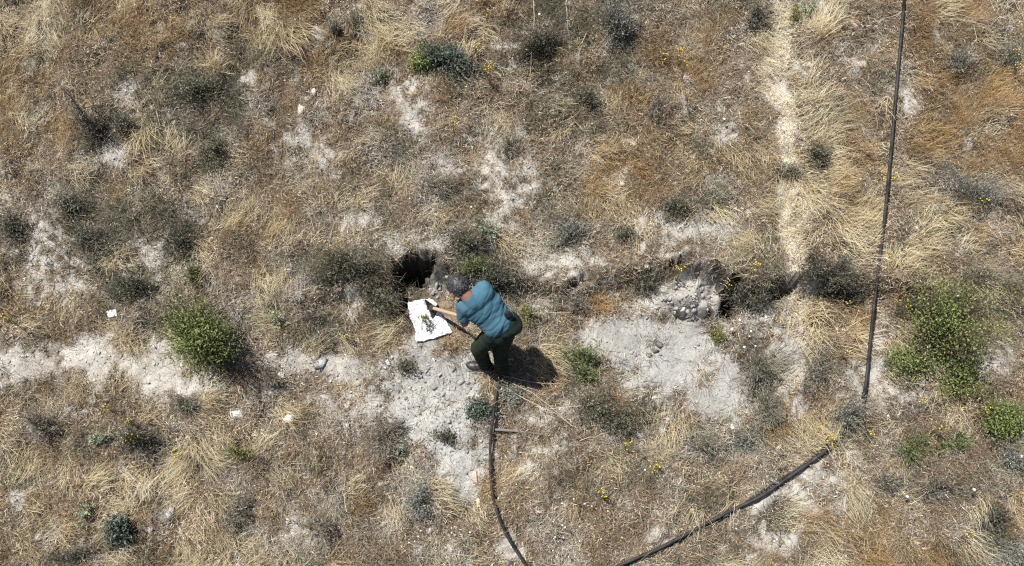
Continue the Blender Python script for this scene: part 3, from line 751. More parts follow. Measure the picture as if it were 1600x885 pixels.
SHRUBS = [
 ("bush", 'leafy', 296, 516, 55, 50, 1.0, "rounded bright green leafy bush casting a dark shadow onto the path", "bush"),
 ("bush", 'leafy2', 1485, 508, 82, 66, .85, "largest light green leafy bush, right of the straight hose", "bush"),
 ("bush", 'leafy2', 1425, 560, 42, 36, .35, "low dull green bush spreading below left of the largest light green one", "bush"),
 ("bush", 'leafy2', 1505, 585, 34, 36, .32, "small green bush in shade directly below the largest light green one", "bush"),
 ("bush", 'bluegreen', 703, 92, 62, 30, .30, "dark blue green bushy plant at the top above a pale bare patch", "bush"),
 ("bush", 'leafy2', 655, 95, 16, 12, .22, "small bright green plant at the left end of the dark blue green one", "bush"),
 ("shrub", 'silver', 965, 22, 46, 42, .5, "grey green shrub with dark underside cut by the top edge", "shrub"),
 ("shrub", 'dark', 140, 190, 40, 42, .5, "dark olive shrub beside pale flattened straw at the upper left", "shrub"),
 ("shrub", 'dark', 190, 195, 24, 24, .25, "smaller brownish shrub touching the dark olive one at the upper left", "shrub"),
 ("shrub", 'dark', 1306, 420, 50, 40, .40, "broad dark shrub on the bank just left of the straight hose", "shrub"),
 ("shrub", 'dark', 1330, 455, 42, 24, .34, "dark shrub on the bank where the straight hose crosses it", "shrub"),
 ("shrub", 'olive', 545, 408, 76, 42, .42, "wide dark olive shrub on the bank left of the pit", "shrub"),
 ("shrub", 'olive', 592, 458, 56, 46, .46, "dense olive green shrub touching the white sheet's left side", "shrub"),
 ("shrub", 'olive', 714, 375, 36, 30, .30, "sparse olive shrub a little upslope of the man's head", "shrub"),
 ("shrub", 'dark', 768, 427, 42, 30, .36, "dark shrub against the man's far shoulder", "shrub"),
 ("herb", 'herb', 742, 413, 26, 16, .24, "pale green leafy sprig standing just above the man's head", "plant"),
 ("herb", 'yellowgreen', 826, 490, 22, 22, .28, "small yellow green plant right behind the man's hips", "plant"),
 ("shrub", 'silver', 888, 365, 38, 26, .28, "silvery tufted shrub upslope right of the man, above rusty grass", "shrub"),
 ("shrub", 'olive', 978, 363, 20, 16, .20, "small olive shrub above the flat cream stone", "shrub"),
 ("shrub", 'olive', 1060, 320, 30, 24, .26, "round olive shrub left of the footpath, halfway up the slope", "shrub"),
 ("spiky_clump", 'spiky', 1008, 438, 36, 38, .40, "spiky grey green clump with radiating blades left of the clod heap", "plant"),
 ("herb", 'herb', 904, 552, 32, 24, .30, "upper of two leafy green plants at the large bare patch's left edge", "plant"),
 ("herb", 'herb', 910, 585, 28, 22, .28, "lower of two leafy green plants at the large bare patch's left edge", "plant"),
 ("shrub", 'silver', 800, 618, 22, 24, .16, "blue grey low shrub right of the curved hose below the man", "shrub"),
 ("shrub", 'bluegreen', 747, 640, 17, 20, .12, "green low shrub under the left side of the curved hose", "shrub"),
 ("shrub", 'olive', 930, 632, 40, 36, .34, "wide grey olive shrub at the lower left edge of the large bare patch", "shrub"),
 ("shrub", 'olive', 978, 655, 38, 28, .28, "grey olive shrub right of the wide one below the large bare patch", "shrub"),
 ("spiky_clump", 'spiky', 1190, 575, 46, 44, .36, "sprawling grey spiky clump at the large bare patch's right edge", "plant"),
 ("spiky_clump", 'spiky', 1205, 635, 32, 40, .34, "lower grey spiky clump leaning downslope beside the bare patch", "plant"),
 ("shrub", 'grey', 1276, 580, 26, 38, .26, "thin grey shrub on the bare strip left of the straight hose's end", "shrub"),
 ("shrub", 'silver', 1328, 645, 32, 30, .34, "silvery grey shrub where the diagonal hose disappears", "shrub"),
 ("shrub", 'silver', 1165, 690, 25, 24, .2, "pale silvery shrub beside the bright white chip", "shrub"),
 ("spiky_clump", 'spiky', 1095, 692, 30, 36, .28, "grey spiky clump downslope of the large bare patch", "plant"),
 ("shrub", 'silver', 1532, 305, 46, 46, .34, "airy silvery green shrub in straw near the right edge", "shrub"),
 ("shrub", 'silver', 1500, 92, 32, 22, .26, "silvery shrub at the upper right, left of a yellow flowering one", "shrub"),
 ("shrub", 'silver', 1580, 82, 26, 24, .26, "grey green shrub with yellow flowers at the upper right edge", "shrub"),
 ("herb", 'herb', 1428, 697, 34, 26, .26, "left of two green weeds below the large light green bush", "plant"),
 ("herb", 'herb', 1497, 690, 30, 22, .22, "right of two green weeds below the large light green bush", "plant"),
 ("herb", 'leafy', 1572, 655, 36, 30, .34, "green plant with yellow flowers at the right edge", "plant"),
 ("shrub", 'silver', 1582, 715, 34, 32, .26, "blue grey shrub below the yellow flowering plant at the right edge", "shrub"),
 ("shrub", 'dark', 1560, 815, 36, 36, .40, "dark grey shrub near the bottom right corner", "shrub"),
 ("shrub", 'silver', 1585, 862, 30, 26, .26, "silvery shrub in the bottom right corner", "shrub"),
 ("shrub", 'grey', 1468, 762, 34, 28, .30, "round grey shrub between two white flowers at the lower right", "shrub"),
 ("shrub", 'grey', 1390, 752, 26, 24, .24, "small grey shrub left of a white flower at the lower right", "shrub"),
 ("shrub", 'bluegreen', 183, 832, 28, 24, .26, "blue green ball shaped plant at the lower left", "shrub"),
 ("shrub", 'dark', 112, 868, 40, 20, .24, "dark shrub at the bottom edge below the ball shaped plant", "shrub"),
 ("shrub", 'grey', 360, 805, 36, 42, .36, "tall grey shrub on pale straw at the lower left", "shrub"),
 ("shrub", 'grey', 500, 825, 38, 34, .28, "brown grey dry shrub near the bottom edge left of centre", "shrub"),
 ("thistle", 'palegreen', 155, 683, 26, 16, .24, "blue green thistle beside dark shade and yellow flowers at left", "plant"),
 ("thistle", 'palegreen', 127, 800, 18, 22, .26, "pale green thistle stalks above the ball shaped plant's left", "plant"),
 ("shrub", 'grey', 60, 665, 34, 26, .28, "grey weed shrub near the left edge below the path", "shrub"),
 ("shrub", 'dark', 205, 690, 46, 30, .34, "dark shrub under three yellow flower heads at left", "shrub"),
 ("shrub", 'dark', 130, 375, 38, 40, .34, "dark olive shrub between two pale bare spots at left", "shrub"),
 ("shrub", 'dark', 272, 378, 36, 34, .32, "dark olive shrub right of a pale bare spot upslope of the green bush", "shrub"),
 ("shrub", 'dark', 200, 446, 48, 26, .30, "low dark shrub just above the white square piece", "shrub"),
 ("shrub", 'olive', 300, 140, 72, 34, .30, "wide brown olive shrub in the upper left grass", "shrub"),
 ("shrub", 'olive', 335, 232, 30, 32, .26, "small olive shrub downslope of the wide brown olive one", "shrub"),
 ("shrub", 'dark', 108, 314, 36, 24, .28, "dark low shrub upslope of two pale bare spots at left", "shrub"),
 ("shrub", 'dark', 14, 345, 30, 34, .30, "dark shrub cut by the left edge", "shrub"),
 ("shrub", 'grey', 603, 680, 38, 42, .32, "grey shrub at the left edge of the stony bare slope", "shrub"),
 ("herb", 'palegreen', 616, 705, 14, 16, .18, "small pale green plant at the foot of the grey shrub by the bare slope", "plant"),
 ("shrub", 'silver', 650, 785, 22, 34, .22, "blue grey wispy shrub below the stony bare slope", "shrub"),
 ("shrub", 'olive', 1280, 235, 24, 24, .26, "olive green shrub right of the footpath in the upper part", "shrub"),
 ("shrub", 'olive', 1228, 268, 22, 16, .18, "small olive shrub on the footpath, upslope of the blue grey rock", "shrub"),
 ("shrub", 'olive', 915, 150, 26, 20, .26, "small olive shrub near the top, right of centre", "shrub"),
 ("thistle", 'palegreen', 760, 358, 20, 22, .30, "pale green branching thistle upslope of the man", "plant"),
 ("thistle", 'palegreen', 592, 115, 11, 14, .24, "pale green thistle left of the dark blue green bushy plant", "plant"),
 ("thistle", 'palegreen', 434, 497, 14, 14, .24, "pale mint thistle in rusty grass right of the green bush", "plant"),
 ("shrub", 'grey', 486, 497, 20, 20, .22, "small grey shrub in rusty grass left of the olive green one", "shrub"),
 ("herb", 'yellowgreen', 372, 704, 24, 16, .24, "yellow green plant in grass below the jagged grey white rock", "plant"),
 ("herb", 'yellowgreen', 1124, 522, 13, 16, .22, "small yellow green plant below the clod heap", "plant"),
 ("herb", 'palegreen', 1265, 14, 18, 18, .22, "pale green plant at the top edge right of the footpath", "plant"),
 ("herb", 'yellowgreen', 1245, 22, 12, 14, .18, "yellow green plant at the top edge touching the footpath", "plant"),
 ("shrub", 'dark', 1183, 18, 14, 26, .26, "dark stemmed plant at the top edge left of the footpath", "shrub"),
 ("spiky_clump", 'spiky', 521, 40, 15, 16, .2, "blue grey star shaped clump near the top, left of centre", "plant"),
 ("shrub", 'dark', 1178, 458, 38, 22, .30, "dark shrub on the bank between the clod heap and the footpath", "shrub"),
 ("shrub", 'dark', 1425, 470, 50, 20, .28, "long dark shrub on the bank left of the largest light green bush", "shrub"),
 ("shrub", 'grey', 1545, 430, 48, 22, .28, "grey brown shrub on the bank above the largest light green bush", "shrub"),
 ("shrub", 'grey', 680, 285, 42, 26, .24, "pale grey shrub upslope, near the middle of the upper half", "shrub"),
 ("shrub", 'dark', 850, 55, 46, 36, .28, "dark dry shrub at the top left of the grey green one", "shrub"),
 ("shrub", 'dark', 700, 683, 18, 13, .10, "dark dried plant on the stony bare slope", "shrub"),
 ("herb", 'olive', 637, 573, 13, 13, .12, "tiny olive weed on bare soil below the white sheet", "plant"),
 ("spiky_clump", 'spiky', 424, 592, 18, 20, .22, "dry spiky tuft at the end of the green bush's shadow", "plant"),
 ("spiky_clump", 'spiky', 285, 630, 30, 24, .26, "wispy pale grey clump below the green bush", "plant"),
 ("spiky_clump", 'spiky', 555, 35, 20, 30, .3, "loose straw coloured clump at the top, left of centre", "plant"),
 ("shrub", 'grey', 1030, 160, 26, 22, .22, "dark grey dry weed right of the small olive shrub near the top", "shrub"),
 ("shrub", 'grey', 800, 225, 28, 20, .2, "grey dry weed on the pale patch upslope of centre", "shrub"),
 ("shrub", 'grey', 905, 475, 24, 16, .2, "grey dry weed at the bank's foot right of the man", "shrub"),
 ("herb", 'herb', 300, 425, 10, 16, .22, "thin green sprig standing just above the green bush", "plant"),
]
for i, (nm, kd, px, py, rx, ry, h, lab, cat) in enumerate(SHRUBS):
    shrub(nm, kd, px, py, rx, ry, h, lab, cat, i)

# ------------------------------------------------------------------ flowers
m_yel = flat_mat("yellow_petal", (.72, .55, .03), .6, .2, 60, .15)
m_whi = flat_mat("white_petal", (.80, .79, .74), .6, .2, 60, .06)
m_stalk = flat_mat("flower_stalk", (.20, .19, .08), .7, .2, 40, .2)

def disc_flower(n_heads, spread, rad, hgt, seed, bulge=.25):
    """Clustered small flower heads made of little petals; returns head mesh and stalk mesh."""
    r = np.random.default_rng(seed)
    Vh, Th = [], []; off = 0; paths = []
    for k in range(n_heads):
        c = np.array([r.normal(0, spread), r.normal(0, spread), hgt * r.uniform(.75, 1.1)])
        R = rad * r.uniform(.75, 1.2); npet = 9
        tilt = r.normal(0, .25, 2)
        ring = []
        for j in range(npet * 2):
            a_ = math.pi * j / npet; rr = R * (1.0 if j % 2 else .62)
            x, y = rr * math.cos(a_), rr * math.sin(a_)
            ring.append([c[0] + x, c[1] + y, c[2] + x * tilt[0] + y * tilt[1] - R * .15])
        top = [c[0], c[1], c[2] + R * bulge]; bot = [c[0], c[1], c[2] - R * .5]
        Vh += [top] + ring + [bot]
        m_ = npet * 2
        for j in range(m_):
            Th.append([off, off + 1 + j, off + 1 + (j + 1) % m_]); Th.append([off + m_ + 1, off + 1 + (j + 1) % m_, off + 1 + j])
        off += m_ + 2
        b = np.array([r.normal(0, spread * .2), r.normal(0, spread * .2), -.01]); e = c - np.array([0, 0, R * .3])
        paths.append([b, b * .5 + e * .5 + r.normal(0, .008, 3), e])
    P = np.array(paths)
    SV, _, SQ, SC = tubes(P, np.full(n_heads, .0025), np.full(n_heads, .0015), np.zeros((n_heads, 3)), 4)
    return np.array(Vh), np.array(Th), SV, SQ

YEL = [(760, 18, 2, "yellow flowers near the top edge, left of the pale long stalk"), (745, 70, 3, "pale yellow flowers right of the dark blue green bushy plant"),
 (765, 104, 4, "yellow flowers at the lower right of the dark blue green bushy plant"), (892, 28, 2, "yellow flowers at the top left of the grey green shrub"),
 (1063, 76, 3, "upper yellow flowers in brown grass right of the top grey green shrub"), (1074, 97, 2, "lower yellow flowers in brown grass right of the top grey green shrub"),
 (1040, 84, 3, "dull yellow flowers just left of a brighter pair near the top"), (141, 33, 1, "single yellow flower in golden grass at the upper left"),
 (707, 184, 2, "yellow flowers right of the upper pale bare patch"), (164, 637, 3, "pale yellow flowers below the path at left"),
 (198, 656, 4, "bright yellow flowers, largest cluster at left"), (196, 682, 4, "yellow flowers directly under the largest left cluster"),
 (213, 686, 2, "yellow flowers at the lower right of the left trio"), (273, 708, 3, "yellow flowers in brown grass right of the dark shrub at left"),
 (1065, 418, 3, "yellow flowers above the dark hollow beside the clod heap"), (1137, 447, 4, "left yellow flowers on the bank right of the clod heap"),
 (1157, 449, 3, "right yellow flowers on the bank right of the clod heap"), (983, 693, 3, "yellow flowers left of a small white bare spot below the bare patch"),
 (1031, 731, 4, "yellow flowers on a tall stem right of a white flower, low centre"), (943, 770, 4, "yellow flowers in brown grass at the low centre"),
 (1303, 681, 4, "yellow flower head at the upper end of the diagonal hose"), (1363, 676, 2, "orange yellow flowers right of the silvery grey shrub"),
 (1445, 627, 3, "yellow flowers in tan grass below the low dull green bush"), (1477, 665, 3, "yellow flowers above the right green weed"),
 (1582, 668, 6, "dense yellow flowers on the green plant at the right edge"), (1545, 640, 2, "yellow flowers above left of the right edge's green plant"),
 (1392, 63, 2, "yellow flowers left of the straight hose near the top"), (1382, 270, 3, "yellow flowers touching the straight hose's left side"),
 (1400, 273, 2, "pale yellow flowers touching the straight hose's right side"), (1593, 75, 3, "upper yellow flowers at the upper right edge"),
 (1594, 101, 3, "lower yellow flowers at the upper right edge"), (1540, 310, 2, "yellow flowers in the airy silvery green shrub"),
 (1418, 471, 2, "yellow flowers on the upper left of the largest light green bush"), (540, 525, 2, "yellow flowers in rusty grass left of the white sheet"),
 (557, 308, 2, "yellow flowers in grey grass left of centre"), (1328, 473, 2, "yellow flowers under the dark shrub where the straight hose crosses"),
 (1515, 838, 2, "orange yellow flowers left of the dark grey corner shrub"), (1325, 548, 2, "dull yellow flowers in straw left of the straight hose"), (6, 495, 3, "yellow flowers at the left edge above the path")]
for i, (px, py, nh, lab) in enumerate(YEL):
    hgt = .17 + .06 * (i % 3)
    q = at(px, py, hgt)
    V, T, SV, SQ = disc_flower(nh * 2 + 1, .006 + .0075 * nh ** .7, .0095, hgt, 1500 + i)
    root = empty("yellow_flower", (q.x, q.y, float(H(q.x, q.y))))
    tag(root, lab, "flower", "yellow flower heads")
    o = link("flower_heads", mk_mesh("flower_heads", V, T), m_yel, root); o["kind"] = "stuff"
    o = link("stalks", mk_mesh("stalks", SV, None, SQ), m_stalk, root); o["kind"] = "stuff"

WHI = [(1132, 184, .026, "large round white flower left of the footpath in rusty grass"), (1418, 776, .024, "white flower left of the round grey shrub at the lower right"),
 (1528, 764, .026, "white flower right of the round grey shrub at the lower right"), (1597, 714, .028, "white flower cut by the right edge"),
 (1008, 736, .019, "white flower beside tall yellow flowers at the low centre"), (844, 18, .016, "small white flower near the top edge, right of the long pale stalk"),
 (1145, 513, .019, "leftmost white flower of the scatter below the dark bank"), (1157, 500, .015, "small white flower nearest the dark shrub on the bank"),
 (1176, 514, .019, "white flower in the middle of the scatter below the dark bank"), (1197, 496, .019, "rightmost white flower of the scatter beside swirling straw"),
 (1172, 525, .014, "small white flower under the middle one of the bank scatter"), (1162, 542, .020, "lower left white flower of the bank scatter"),
 (1179, 542, .020, "lower right white flower of the bank scatter"), (737, 324, .013, "small white flower left of the pale green branching thistle"), (598, 636, .012, "tiny white flower on the left edge of the stony slope")]
SCATW = [(864, 817), (878, 820), (884, 823), (905, 824), (868, 838), (881, 838), (872, 846), (857, 855), (864, 860), (889, 870), (879, 786), (897, 780), (926, 791),
         (914, 787), (951, 798), (906, 846), (940, 842), (653, 838), (648, 845), (640, 848), (704, 826), (707, 832), (657, 830), (735, 833), (807, 757), (1151, 827), (1215, 843), (640, 310), (1024, 480)]
WH_LAB = "tiny round white flower head scattered in the brown grass"
for i, e in enumerate([*WHI, *[(x, y, .0105, None) for x, y in SCATW]]):
    px, py, rad, lab = e
    hgt = .13 + .05 * (i % 3)
    q = at(px, py, hgt)
    V, T, SV, SQ = disc_flower(1, .004, rad, hgt, 1700 + i, .3)
    root = empty("white_flower", (q.x, q.y, float(H(q.x, q.y))))
    tag(root, lab or WH_LAB, "flower", "scattered white flowers" if lab else "tiny white flowers at the low centre")
    link("flower_head", mk_mesh("flower_head", V, T), m_whi, root)
    link("stalk", mk_mesh("stalk", SV, None, SQ), m_stalk, root)

# long single dry stalks
m_stk = flat_mat("dry_stalk", (.58, .49, .34), .6, .2, 50, .2)
STALK = [([(833, -8), (834, 40), (831, 80), (828, 118)], "long pale dry stalk running down from the top edge"),
         ([(884, 0), (886, 30), (889, 55)], "short upright dry stalk at the top beside yellow flowers"),
         ([(915, 52), (908, 75), (901, 96)], "short slanted dry stalk left of the top grey green shrub"),
         ([(826, 490), (870, 489), (912, 487)], "straight pale stalk lying level, right of the man's hips"),
         ([(784, 592), (815, 606), (848, 625), (895, 666)], "upper of the long pale stalks fanning from the man's feet"),
         ([(790, 606), (830, 630), (860, 642), (898, 666)], "lower of the long pale stalks fanning from the man's feet"),
         ([(800, 590), (830, 598), (880, 600)], "level pale stalk right of the man's feet"),
         ([(845, 640), (880, 637), (920, 634)], "short level stalk crossing toward the grey olive shrub"),
         ([(905, 690), (930, 682), (958, 673)], "pale stalk on the lower left of the grey olive shrub"),
         ([(1416, 18), (1390, 27), (1360, 34)], "pale stalk leaning over the straight hose near the top"),
         ([(1430, 264), (1470, 266)], "short level stalk right of the straight hose"),
         ([(1415, 598), (1450, 601), (1478, 604)], "bare level twig under the large light green bush"),
         ([(1522, 40), (1526, 60), (1518, 75)], "bent golden stalk at the upper right"),
         ([(1198, 514), (1204, 528), (1207, 538)], "short pale stalk beside swirling straw"),
         ([(1028, 845), (1037, 825), (1040, 800)], "pale stalk standing just above the diagonal hose"),
         ([(542, 800), (536, 770), (540, 745)], "pale thin stalk in grass at the low left of centre")]
for pts, lab in STALK:
    P = np.array([[*at(px, py, .10 + .05 * math.sin(1.7 * k + px))] for k, (px, py) in enumerate(pts)])
    t = np.linspace(0, len(P) - 1, 9); i0 = np.minimum(t.astype(int), len(P) - 2); f = (t - i0)[:, None]
    PP = (P[i0] * (1 - f) + P[i0 + 1] * f)[None]
    PP = PP + rng.normal(0, .004, PP.shape)
    V, _, Q, C = tubes(PP, np.array([.0027]), np.array([.0014]), np.zeros((1, 3)), 5)
    tag(link("dry_stalk", mk_mesh("dry_stalk", V, None, Q, smooth=True), m_stk), lab, "stalk", "long dry stalks")

# ------------------------------------------------------------------ hoses, stick, sheet, square piece
def spline(P, n):
    P = np.array(P, float); m = len(P)
    t = np.linspace(0, m - 1, n); i = np.minimum(t.astype(int), m - 2); f = (t - i)[:, None]
    p0 = P[np.maximum(i - 1, 0)]; p1 = P[i]; p2 = P[i + 1]; p3 = P[np.minimum(i + 2, m - 1)]
    return .5 * (2 * p1 + (p2 - p0) * f + (2 * p0 - 5 * p1 + 4 * p2 - p3) * f ** 2 + (3 * p1 - p0 - 3 * p2 + p3) * f ** 3)

m_hose = flat_mat("black_hose", (.030, .029, .028), .62, .3, 14, .6, .15, 90)
def hose(pts, rad, lab, lift=.03, n=70, kern=9):
    pp = spline([(a_, b_) for a_, b_ in pts], n)
    P = np.array([[*at(a_, b_, 0)] for a_, b_ in pp])
    g = P[:, 2] - SLOPE * P[:, 1]
    gs = np.convolve(np.pad(g, kern // 2, mode='edge'), np.ones(kern) / kern, 'valid')
    P = np.array([[*at(a_, b_, max(rad * .6, gs[i] - g[i] + rad + lift))] for i, (a_, b_) in enumerate(pp)])
    V, _, Q, C = tubes(P[None], np.array([rad]), np.array([rad]), np.zeros((1, 3)), 10)
    o = link("hose", mk_mesh("hose", V, None, Q, smooth=True), m_hose)
    return tag(o, lab, "hose", "black hoses on the hillside")
hose([(782, 586), (777, 605), (772, 640), (767, 680), (766, 725), (769, 770), (780, 810), (797, 846), (826, 890), (850, 925)], .0135, "thin black hose curving from the man's feet to the bottom edge", .055)
hose([(1306, 690), (1275, 716), (1235, 744), (1190, 775), (1140, 799), (1085, 828), (1030, 857), (990, 874), (950, 892), (900, 915)], .0155, "thicker black hose running diagonally at the lower right", .045)
hose([(1292, 696), (1252, 728), (1212, 753), (1178, 776), (1120, 815), (1070, 840), (1022, 866), (985, 880), (955, 896)], .009, "thin black line lying along the diagonal hose's underside", .02)
hose([(1416, -60), (1412, 10), (1405, 90), (1398, 170), (1389, 270), (1380, 360), (1370, 440), (1362, 510), (1356, 570), (1352, 604), (1348, 622)], .0135, "straight black hose running down the slope at the right", .15, 70, 41)

# dark stick lying level, right of the curved hose
m_stick = flat_mat("weathered_stick", (.20, .185, .17), .85, .15, 30, .5, .5, 80, (1, 12, 12))
pp = spline([(774, 672), (795, 674), (820, 674), (849, 679)], 14)
P = np.array([[*(at(a_, b_, .045))] for a_, b_ in pp])
P[:, 2] = np.linspace(P[0, 2], P[-1, 2], 14) + rng.normal(0, .003, 14)
V, _, Q, C = tubes(P[None], np.array([.013]), np.array([.010]), np.zeros((1, 3)), 8)
tag(link("stick", mk_mesh("stick", V, None, Q, smooth=True), m_stick), "grey weathered stick lying level beside the curved hose", "stick")

# crumpled white sheet on the dug soil
m_sheet = flat_mat("white_sheet", (.74, .74, .75), .30, .5, 16, .14, .25, 70)
N = 90
lvl = np.median([float(H(q_.x, q_.y)) - SLOPE * q_.y for q_ in (at(665, 500), at(690, 515), at(660, 525), at(680, 490))])
def at_level(px, py):
    d = np.array([(px - 800) / FPX, -(py - 442.5) / FPX, -1.0])
    w = np.array([d[0], d[1] * cT - d[2] * sT, d[1] * sT + d[2] * cT])
    t = (SLOPE * CAM[1] + lvl + .03 - CAM[2]) / (w[2] - SLOPE * w[1])
    return CAM + w * t
C4 = [at_level(637, 471), at_level(676, 468), at_level(706, 520), at_level(651, 536)]      # tl, tr, br, bl
u, v = np.meshgrid(np.linspace(0, 1, N), np.linspace(0, 1, N))
def bil(k): return (C4[0][k] * (1 - u) + C4[1][k] * u) * (1 - v) + (C4[3][k] * (1 - u) + C4[2][k] * u) * v
SX, SY = bil(0), bil(1)
SX = SX + .022 * fbm(v * 5, u * 0 + 3, 130, 3) * (1 - u) * 2 + .03 * fbm(v * 6, u * 0 + 9, 131, 3) * u * 2
SY = SY + .022 * fbm(u * 7, v * 3, 132, 4); SX = SX + .014 * fbm(u * 4, v * 9, 135, 4)
cre = .03 * np.abs(fbm(SX * 13, SY * 13, 133, 3)) * 2 + .024 * np.abs(fbm(SX * 34 + SY * 12, SY * 20, 134, 3)) * 2
SZ = np.maximum(SLOPE * SY + lvl, H(SX, SY)) + .008 + cre
V = np.stack([SX, SY, SZ], -1).reshape(-1, 3)
ii = np.arange(N * N).reshape(N, N)
Q = np.stack([ii[:-1, :-1], ii[1:, :-1], ii[1:, 1:], ii[:-1, 1:]], -1).reshape(-1, 4)
so = link("plastic_sheet", mk_mesh("plastic_sheet", V, None, Q), m_sheet)
sm = so.modifiers.new("thick", 'SOLIDIFY'); sm.thickness = .003; sm.offset = 1
tag(so, "crumpled glossy white sheet lying on the ground under the hoe blade", "sheet")
shrub("herb", 'yellowgreen', 664, 497, 4, 4, .07, "tiny green sprig growing through the white sheet", "plant", 301)
shrub("herb", 'dark', 671, 509, 5, 7, .06, "dark dried twig lying on the white sheet", "plant", 302)

# small white square piece at left
m_card = flat_mat("white_card", (.82, .82, .80), .5, .3, 20, .05)
q = at(175, 490, .03)
bm = bmesh.new()
bmesh.ops.create_cube(bm, size=1)
bmesh.ops.scale(bm, vec=(.088, .062, .012), verts=bm.verts)
bmesh.ops.bevel(bm, geom=list(bm.edges), offset=.002, segments=1, affect='EDGES')
me = bpy.data.meshes.new("white_card"); bm.to_mesh(me); bm.free()
o = link("white_card", me, m_card, None, q); o.rotation_euler = (.5, -.1, .2)
tag(o, "small flat white square piece lying in grass left of the green bush", "card")
for (px, py, sx, sy, c, lab) in [(742, 745, .016, .055, (.55, .40, .32), "narrow pinkish brick fragment along the bare slope's lower right edge"),
                                 (747, 786, .014, .040, (.60, .50, .36), "pale brick fragment by the curved hose, below the pinkish one")]:
    q = at(px, py, .012)
    bm = bmesh.new(); bmesh.ops.create_cube(bm, size=2)
    bmesh.ops.scale(bm, vec=(sx, sy, .02), verts=bm.verts)
    bmesh.ops.bevel(bm, geom=list(bm.edges), offset=.005, segments=2, affect='EDGES')
    for vv in bm.verts: vv.co += Vector(rng.normal(0, .0015, 3))
    me = bpy.data.meshes.new("brick_fragment"); bm.to_mesh(me); bm.free()
    o = link("brick_fragment", me, flat_mat("fired_clay", c, .9, .1, 40, .25, .3), None, q); o.rotation_euler = (math.atan(SLOPE), .1, .12)
    tag(o, lab, "brick")

# ------------------------------------------------------------------ the man and his hoe
def ico(sub):
    bm = bmesh.new(); bmesh.ops.create_icosphere(bm, subdivisions=sub, radius=1)
    bm.verts.index_update()
    V = np.array([v.co[:] for v in bm.verts]); T = np.array([[v.index for v in f.verts] for f in bm.faces]); bm.free()
    return V, T
IV, IT = ico(3)
def limb(p0, p1, r0, r1):
    p0 = np.array(p0); p1 = np.array(p1)
    n = max(2, int(np.linalg.norm(p1 - p0) / (min(r0, r1) * .3)) + 1)
    return [(p0 + (p1 - p0) * t, np.eye(3) * (r0 + (r1 - r0) * t)) for t in np.linspace(0, 1, n)]
def elli(c, ax):           # ax: three axis vectors scaled by radius
    return [(np.array(c), np.array(ax).T)]
def fuse(prims, voxel, smooth=6, fac=.5):
    Vs, Ts = [], []; off = 0
    for c, M in prims:
        Vs.append(IV @ M.T + c); Ts.append(IT + off); off += len(IV)
    me = mk_mesh("tmp", np.concatenate(Vs), np.concatenate(Ts))
    o = bpy.data.objects.new("tmp", me); COL.objects.link(o)
    r = o.modifiers.new("r", 'REMESH'); r.mode = 'VOXEL'; r.voxel_size = voxel
    if smooth:
        s = o.modifiers.new("s", 'SMOOTH'); s.factor = fac; s.iterations = smooth
    dg = bpy.context.evaluated_depsgraph_get()
    res = bpy.data.meshes.new_from_object(o.evaluated_get(dg))
    bpy.data.objects.remove(o); bpy.data.meshes.remove(me)
    res.polygons.foreach_set("use_smooth", np.ones(len(res.polygons), bool))
    return res
A = lambda px, py, h: np.array(at(px, py, h))
hipL, hipR = A(775, 517, .85), A(795, 503, .85)
pel = (hipL + hipR) / 2
shL, shR = A(726, 477, 1.02), A(755, 452, 1.06)
neck = A(730, 462, 1.10)
headc = A(716, 448, 1.12)
spine = (pel - (shL + shR) / 2); spine /= np.linalg.norm(spine)     # towards the hips
lat = shR - shL; lat -= spine * lat.dot(spine); lat /= np.linalg.norm(lat)
dors = np.cross(lat, spine); dors *= np.sign(dors[2])               # out of the back
kneeL, ankL = A(748, 545, .50), A(758, 571, .09)
kneeR, ankR = A(782, 545, .47), A(784, 581, .09)
# hoe line
hoe0 = A(674, 481, .07)
hd = np.array([.60, -.44, .67]); hd /= np.linalg.norm(hd)
hand1 = hoe0 + hd * .62; hand2 = hoe0 + hd * .98
elbL = (shL + hand1) / 2 + np.array([-.02, -.09, -.02])
elbR = (shR + hand2) / 2 + np.array([.05, .05, .0])

def hand_prims(wrist, grip, axis, out):
    """palm and five curled fingers round a handle running along axis through grip."""
    pr = []
    fw = grip - wrist; fw -= axis * fw.dot(axis); fw /= np.linalg.norm(fw)
    sd = np.cross(axis, fw)
    palm = grip - fw * .028
    pr += limb(wrist, palm - fw * .015, .026, .024)
    pr += elli(palm, [axis * .042, fw * .034, sd * .016])
    for k, (ln, r) in enumerate([(.92, .0085), (1.0, .009), (.97, .0088), (.8, .0078)]):
        b = palm + axis * (.030 - .020 * k) + fw * .022
        j1 = b + (fw * .030 + sd * .010) * ln; j2 = j1 + (-sd * -.026 + fw * .006) * ln; j3 = j2 + (-fw * .022 + sd * .006) * ln
        pr += limb(b, j1, r * 1.1, r) + limb(j1, j2, r, r * .95) + limb(j2, j3, r * .95, r * .8)
    tb_ = palm + axis * .034 - fw * .018
    t1 = tb_ + axis * .018 + sd * .022 + fw * .012; t2 = t1 + sd * .014 + fw * .026 - axis * .006
    pr += limb(tb_, t1, .013, .011) + limb(t1, t2, .011, .009)
    return pr

